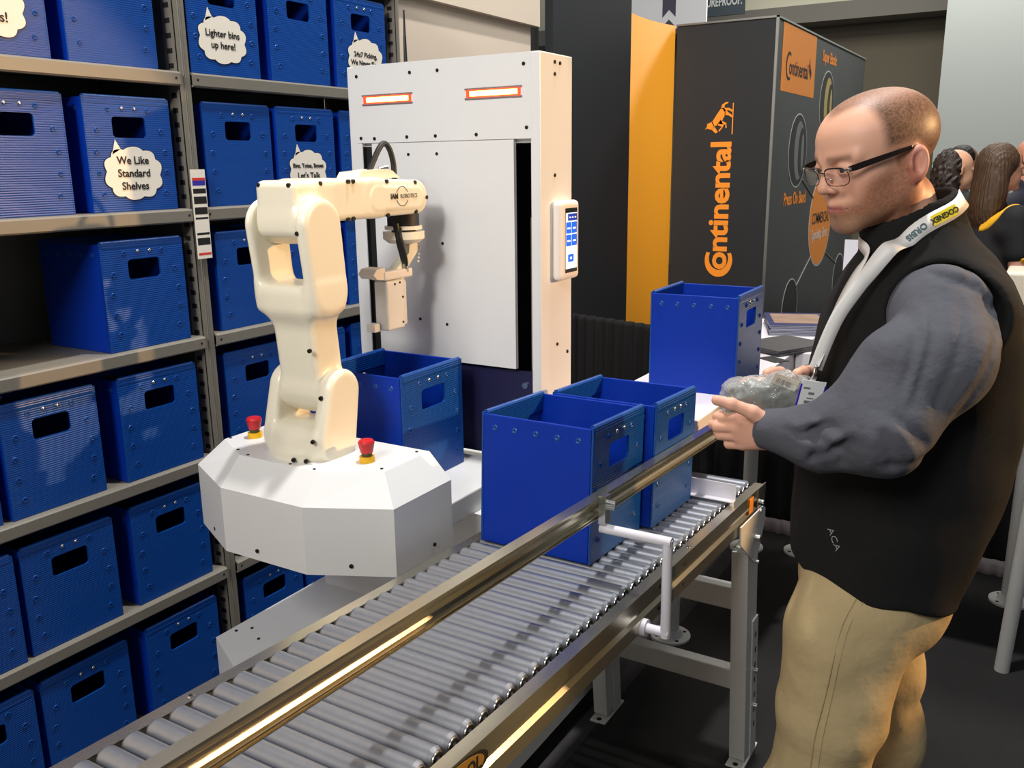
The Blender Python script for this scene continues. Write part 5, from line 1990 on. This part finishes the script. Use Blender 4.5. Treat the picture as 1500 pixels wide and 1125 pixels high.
nt.links.new(mx.outputs[0], out.inputs[0])
sdf_obj('plastic_bag', [(f_bag, (-0.31, -0.12, 1.22), (-0.10, 0.02, 1.36), 0.0028)], PLAST, bag, M=ML)
p0, n0 = snap(f_bag, (-0.178, -0.13, 1.303), off=0.0012)
LBM = ML @ Matrix.Translation(Vector(p0)) @ Matrix.Rotation(R(22), 4, 'Y') @ Matrix.Rotation(R(10), 4, 'X')
mb = MB()
mb.box(-0.024, 0.020, -0.0006, 0.0006, -0.009, 0.010, 0, LBM)
xx = -0.017
for k in range(11):
    wd = rng.uniform(0.0006, 0.0016)
    mb.box(xx, xx + wd, -0.0009, -0.0005, -0.006, 0.003, 1, LBM)
    xx += wd + rng.uniform(0.0006, 0.0020)
mb.build('barcode_label', [mat('tan_label', (216, 206, 186), 0.6), INKG], bag)

# ================================================================== PEOPLE IN THE HALL BEHIND
def bystander(x, y, top, face, label, skin, hair, hair_style, cloth, arms, group=None):
    """face: heading of the person in degrees from +x. local frame: x forward, y left, z up"""
    root = empty('person', (x, y, 0), label, 'person', rz=R(face))
    M_ = WORLD[root].copy()
    hz = top - 0.115

    def fb(P):
        m = np.stack([P[:, 0], np.abs(P[:, 1]), P[:, 2] - hz], 1)
        d = ell(m, (-0.008, 0, 0.028), (0.092, 0.074, 0.082))
        d = smin(d, ell(m, (0.040, 0, -0.045), (0.050, 0.052, 0.066)), 0.03)
        d = smin(d, rc(m, (0.084, 0, 0.005), (0.104, 0, -0.032), 0.008, 0.011), 0.010)
        d = smin(d, ell(m, (0.072, 0, -0.098), (0.020, 0.024, 0.016)), 0.015)
        d = smax(d, -ell(m, (0.092, 0.031, 0.004), (0.014, 0.016, 0.010)), 0.010)
        d = smin(d, ell(m, (0.078, 0.031, 0.003), (0.012, 0.014, 0.010)), 0.004)
        d = smin(d, rc(m, (0.088, 0.0, -0.060), (0.080, 0.020, -0.062), 0.006, 0.004), 0.006)
        d = smin(d, ell(m, (-0.005, 0.076, -0.010), (0.016, 0.008, 0.030)), 0.006)
        d = smin(d, rc(m, (-0.015, 0, -0.08), (-0.025, 0, -0.22), 0.052, 0.058), 0.02)
        d = smin(d, ell(m, (-0.02, 0, -0.42), (0.09, 0.16, 0.20)), 0.05)
        for s_, ar in zip((1, -1), arms):
            for a, b, ra, rb in ar:
                d = smin(d, rc(P, (a[0], a[1], a[2]), (b[0], b[1], b[2]), ra, rb), 0.012)
        d = smin(d, rc(m, (0.0, 0.08, 0.05 - top + 0.115), (0.0, 0.08, -0.6), 0.045, 0.075), 0.03)
        return np.maximum(d, -P[:, 2])

    def cb(P):
        return np.tile(np.array(lin(skin)), (len(P), 1))
    sdf_obj('body', [(fb, (-0.17, -0.36, -0.02), (0.42, 0.36, top + 0.02), 0.010)], SKIN, root, color=cb, M=M_)

    def fh(P):
        m = np.stack([P[:, 0], P[:, 1], P[:, 2] - hz], 1)
        d = ell(m, (-0.016, 0, 0.036), (0.098, 0.086, 0.086))
        if hair_style == 'long':
            d = smin(d, ell(m, (-0.055, 0, -0.10), (0.075, 0.112, 0.19)), 0.05)
            d = smin(d, ell(m, (-0.080, 0.0, -0.21), (0.050, 0.095, 0.12)), 0.04)
            d += 0.003 * np.sin(np.arctan2(m[:, 1], m[:, 0] + 0.05) * 34 + m[:, 2] * 8)
        elif hair_style == 'curly':
            d = smin(d, ell(m, (-0.055, 0, -0.06), (0.075, 0.098, 0.13)), 0.04)
            d += 0.008 * np.sin(m[:, 0] * 130 + 2 * np.sin(m[:, 2] * 70)) * np.sin(m[:, 1] * 120 + m[:, 2] * 60)
        else:
            d = ell(m, (-0.014, 0, 0.040), (0.096, 0.084, 0.078)) + 0.003 * np.sin(m[:, 0] * 160) * np.sin(m[:, 1] * 150 + m[:, 2] * 90)
            d = smax(d, -(m[:, 2] + 0.02 + 0.2 * m[:, 0]), 0.01)
        fr_ = m[:, 0] - 0.055 + 0.55 * np.maximum(0, m[:, 2] - 0.055) - 0.2 * np.maximum(0, -m[:, 2])
        if hair_style == 'curly':
            fr_ = fr_ + 0.060
        return smax(d, fr_, 0.012)
    if hair_style != 'bald':
        sdf_obj('hair', [(fh, (-0.17, -0.15, hz - 0.42), (0.12, 0.15, top + 0.03), 0.0065)], mat('hair_%d_%d_%d' % hair, hair, 0.55, bump=('Y', 30, 0.6, 0.003), vary=0.3, scale=60), root, M=M_)

    def fc(P):
        m = np.stack([P[:, 0], np.abs(P[:, 1]), P[:, 2] - hz], 1)
        d = ell(m, (-0.015, 0, -0.43), (0.125, 0.185, 0.24))
        d = smin(d, ell(m, (-0.01, 0, -0.68), (0.125, 0.165, 0.20)), 0.06)
        d = smin(d, rc(m, (-0.02, 0.12, -0.27), (-0.02, 0.165, -0.30), 0.06, 0.065), 0.04)
        for s_, ar in zip((1, -1), arms):
            a, b, ra, rb = ar[0]
            a = np.array(a)
            b = np.array(b)
            d = smin(d, rc(P, a, a + (b - a) * (0.62 if len(ar) > 1 and hair_style == 'long' else 1.0), 0.068, 0.060), 0.03)
            if hair_style != 'long':
                for a, b, ra, rb in ar[1:2]:
                    a = np.array(a)
                    b = np.array(b)
                    d = smin(d, rc(P, a, a + (b - a) * 0.85, 0.055, 0.046), 0.02)
        d = smin(d, rc(m, (-0.02, 0, -0.20), (-0.02, 0, -0.16), 0.064, 0.062), 0.03)
        d = smax(d, -ell(m, (0.02, 0, -0.12), (0.065, 0.058, 0.07)), 0.01)
        return np.maximum(d, 0.92 - P[:, 2])
    top_ = sdf_obj('shirt', [(fc, (-0.20, -0.36, 0.88), (0.42, 0.36, hz - 0.1), 0.009)], mat('cloth_%d_%d_%d' % cloth, cloth, 0.85), root, M=M_)

    def fp(P):
        m = np.stack([P[:, 0], np.abs(P[:, 1]), P[:, 2]], 1)
        d = ell(m, (-0.01, 0, 0.92), (0.12, 0.165, 0.13))
        d = smin(d, rc(m, (0, 0.085, 0.85), (0, 0.085, 0.03), 0.09, 0.062), 0.04)
        return np.maximum(d, 0.004 - P[:, 2])
    sdf_obj('trousers', [(fp, (-0.16, -0.2, -0.02), (0.16, 0.2, 1.06), 0.012)], mat('black_trousers', (26, 26, 28), 0.9), root, M=M_)
    return root, M_, hz, fc, top_


A_SIDE = lambda s: [((0.0, s * 0.185, 1.40), (0.02, s * 0.22, 1.14), 0.048, 0.042), ((0.02, s * 0.22, 1.14), (0.17, s * 0.12, 1.22), 0.040, 0.030), ((0.17, s * 0.12, 1.22), (0.23, s * 0.05, 1.235), 0.030, 0.022)]
r_, M_, hz, fc, tp = bystander(-0.268, 5.18, 1.755, 30, 'person seen from behind with long straight brown hair and black and yellow shirt', (214, 156, 128), (78, 56, 38), 'long', (24, 24, 28), [A_SIDE(1), A_SIDE(-1)])
# yellow shoulder trim of the shirt
for s_ in (1, -1):
    def fy(P, s_=s_):
        rr = np.linalg.norm(P - np.array((-0.01, 0, hz - 0.19)), axis=1)
        d = np.maximum(np.abs(rr - 0.148) - 0.022, 0.055 - s_ * P[:, 1])
        return np.maximum(fc(P) - 0.006, d)

    def fy2(P, s_=s_):
        return np.maximum(fc(P) - 0.006, np.maximum(np.abs(P[:, 0] - 0.02 - 0.12 * (P[:, 2] - 1.2)) - 0.018, np.maximum(0.09 - s_ * P[:, 1], P[:, 2] - (hz - 0.42))))
    sdf_obj('yellow_trim', [(fy, (-0.2, -0.3, hz - 0.42), (0.2, 0.3, hz - 0.08), 0.008)], mat('yellow_cloth', (240, 180, 30), 0.7), tp, M=M_)
    sdf_obj('yellow_side_panel', [(fy2, (-0.2, -0.36, 0.9), (0.2, 0.36, hz - 0.38), 0.008)], mat('yellow_cloth', (240, 180, 30), 0.7), tp, M=M_)
bystander(-0.525, 5.72, 1.742, 28, 'person in profile with dark curly hair tied back, dark top', (222, 168, 136), (52, 40, 34), 'curly', (28, 28, 30), [A_SIDE(1), A_SIDE(-1)])
bystander(-0.610, 7.15, 1.781, 20, 'person with short black hair, leaning in behind the curly haired person', (150, 100, 76), (24, 20, 18), 'short', (48, 56, 60), [A_SIDE(1), A_SIDE(-1)])
bystander(-0.178, 6.45, 1.808, -30, 'bald person in a dark navy shirt at the right edge', (212, 150, 122), (60, 50, 40), 'bald', (36, 38, 50), [A_SIDE(1), A_SIDE(-1)])
ct_ = empty('reception_counter', (0.5, 4.68, 0), 'white counter in front of the people in the background', 'counter')
MB().bbox(-0.175, 1.3, 4.46, 4.78, 1.00, 1.20, 0.012, 3).build('counter_top', mat('cream_counter', (232, 222, 200), 0.5), ct_)
MB().bbox(-0.12, 1.25, 4.50, 4.76, 0.0, 1.00, 0.004).build('counter_body', mat('grey_counter', (128, 120, 116), 0.7), ct_)
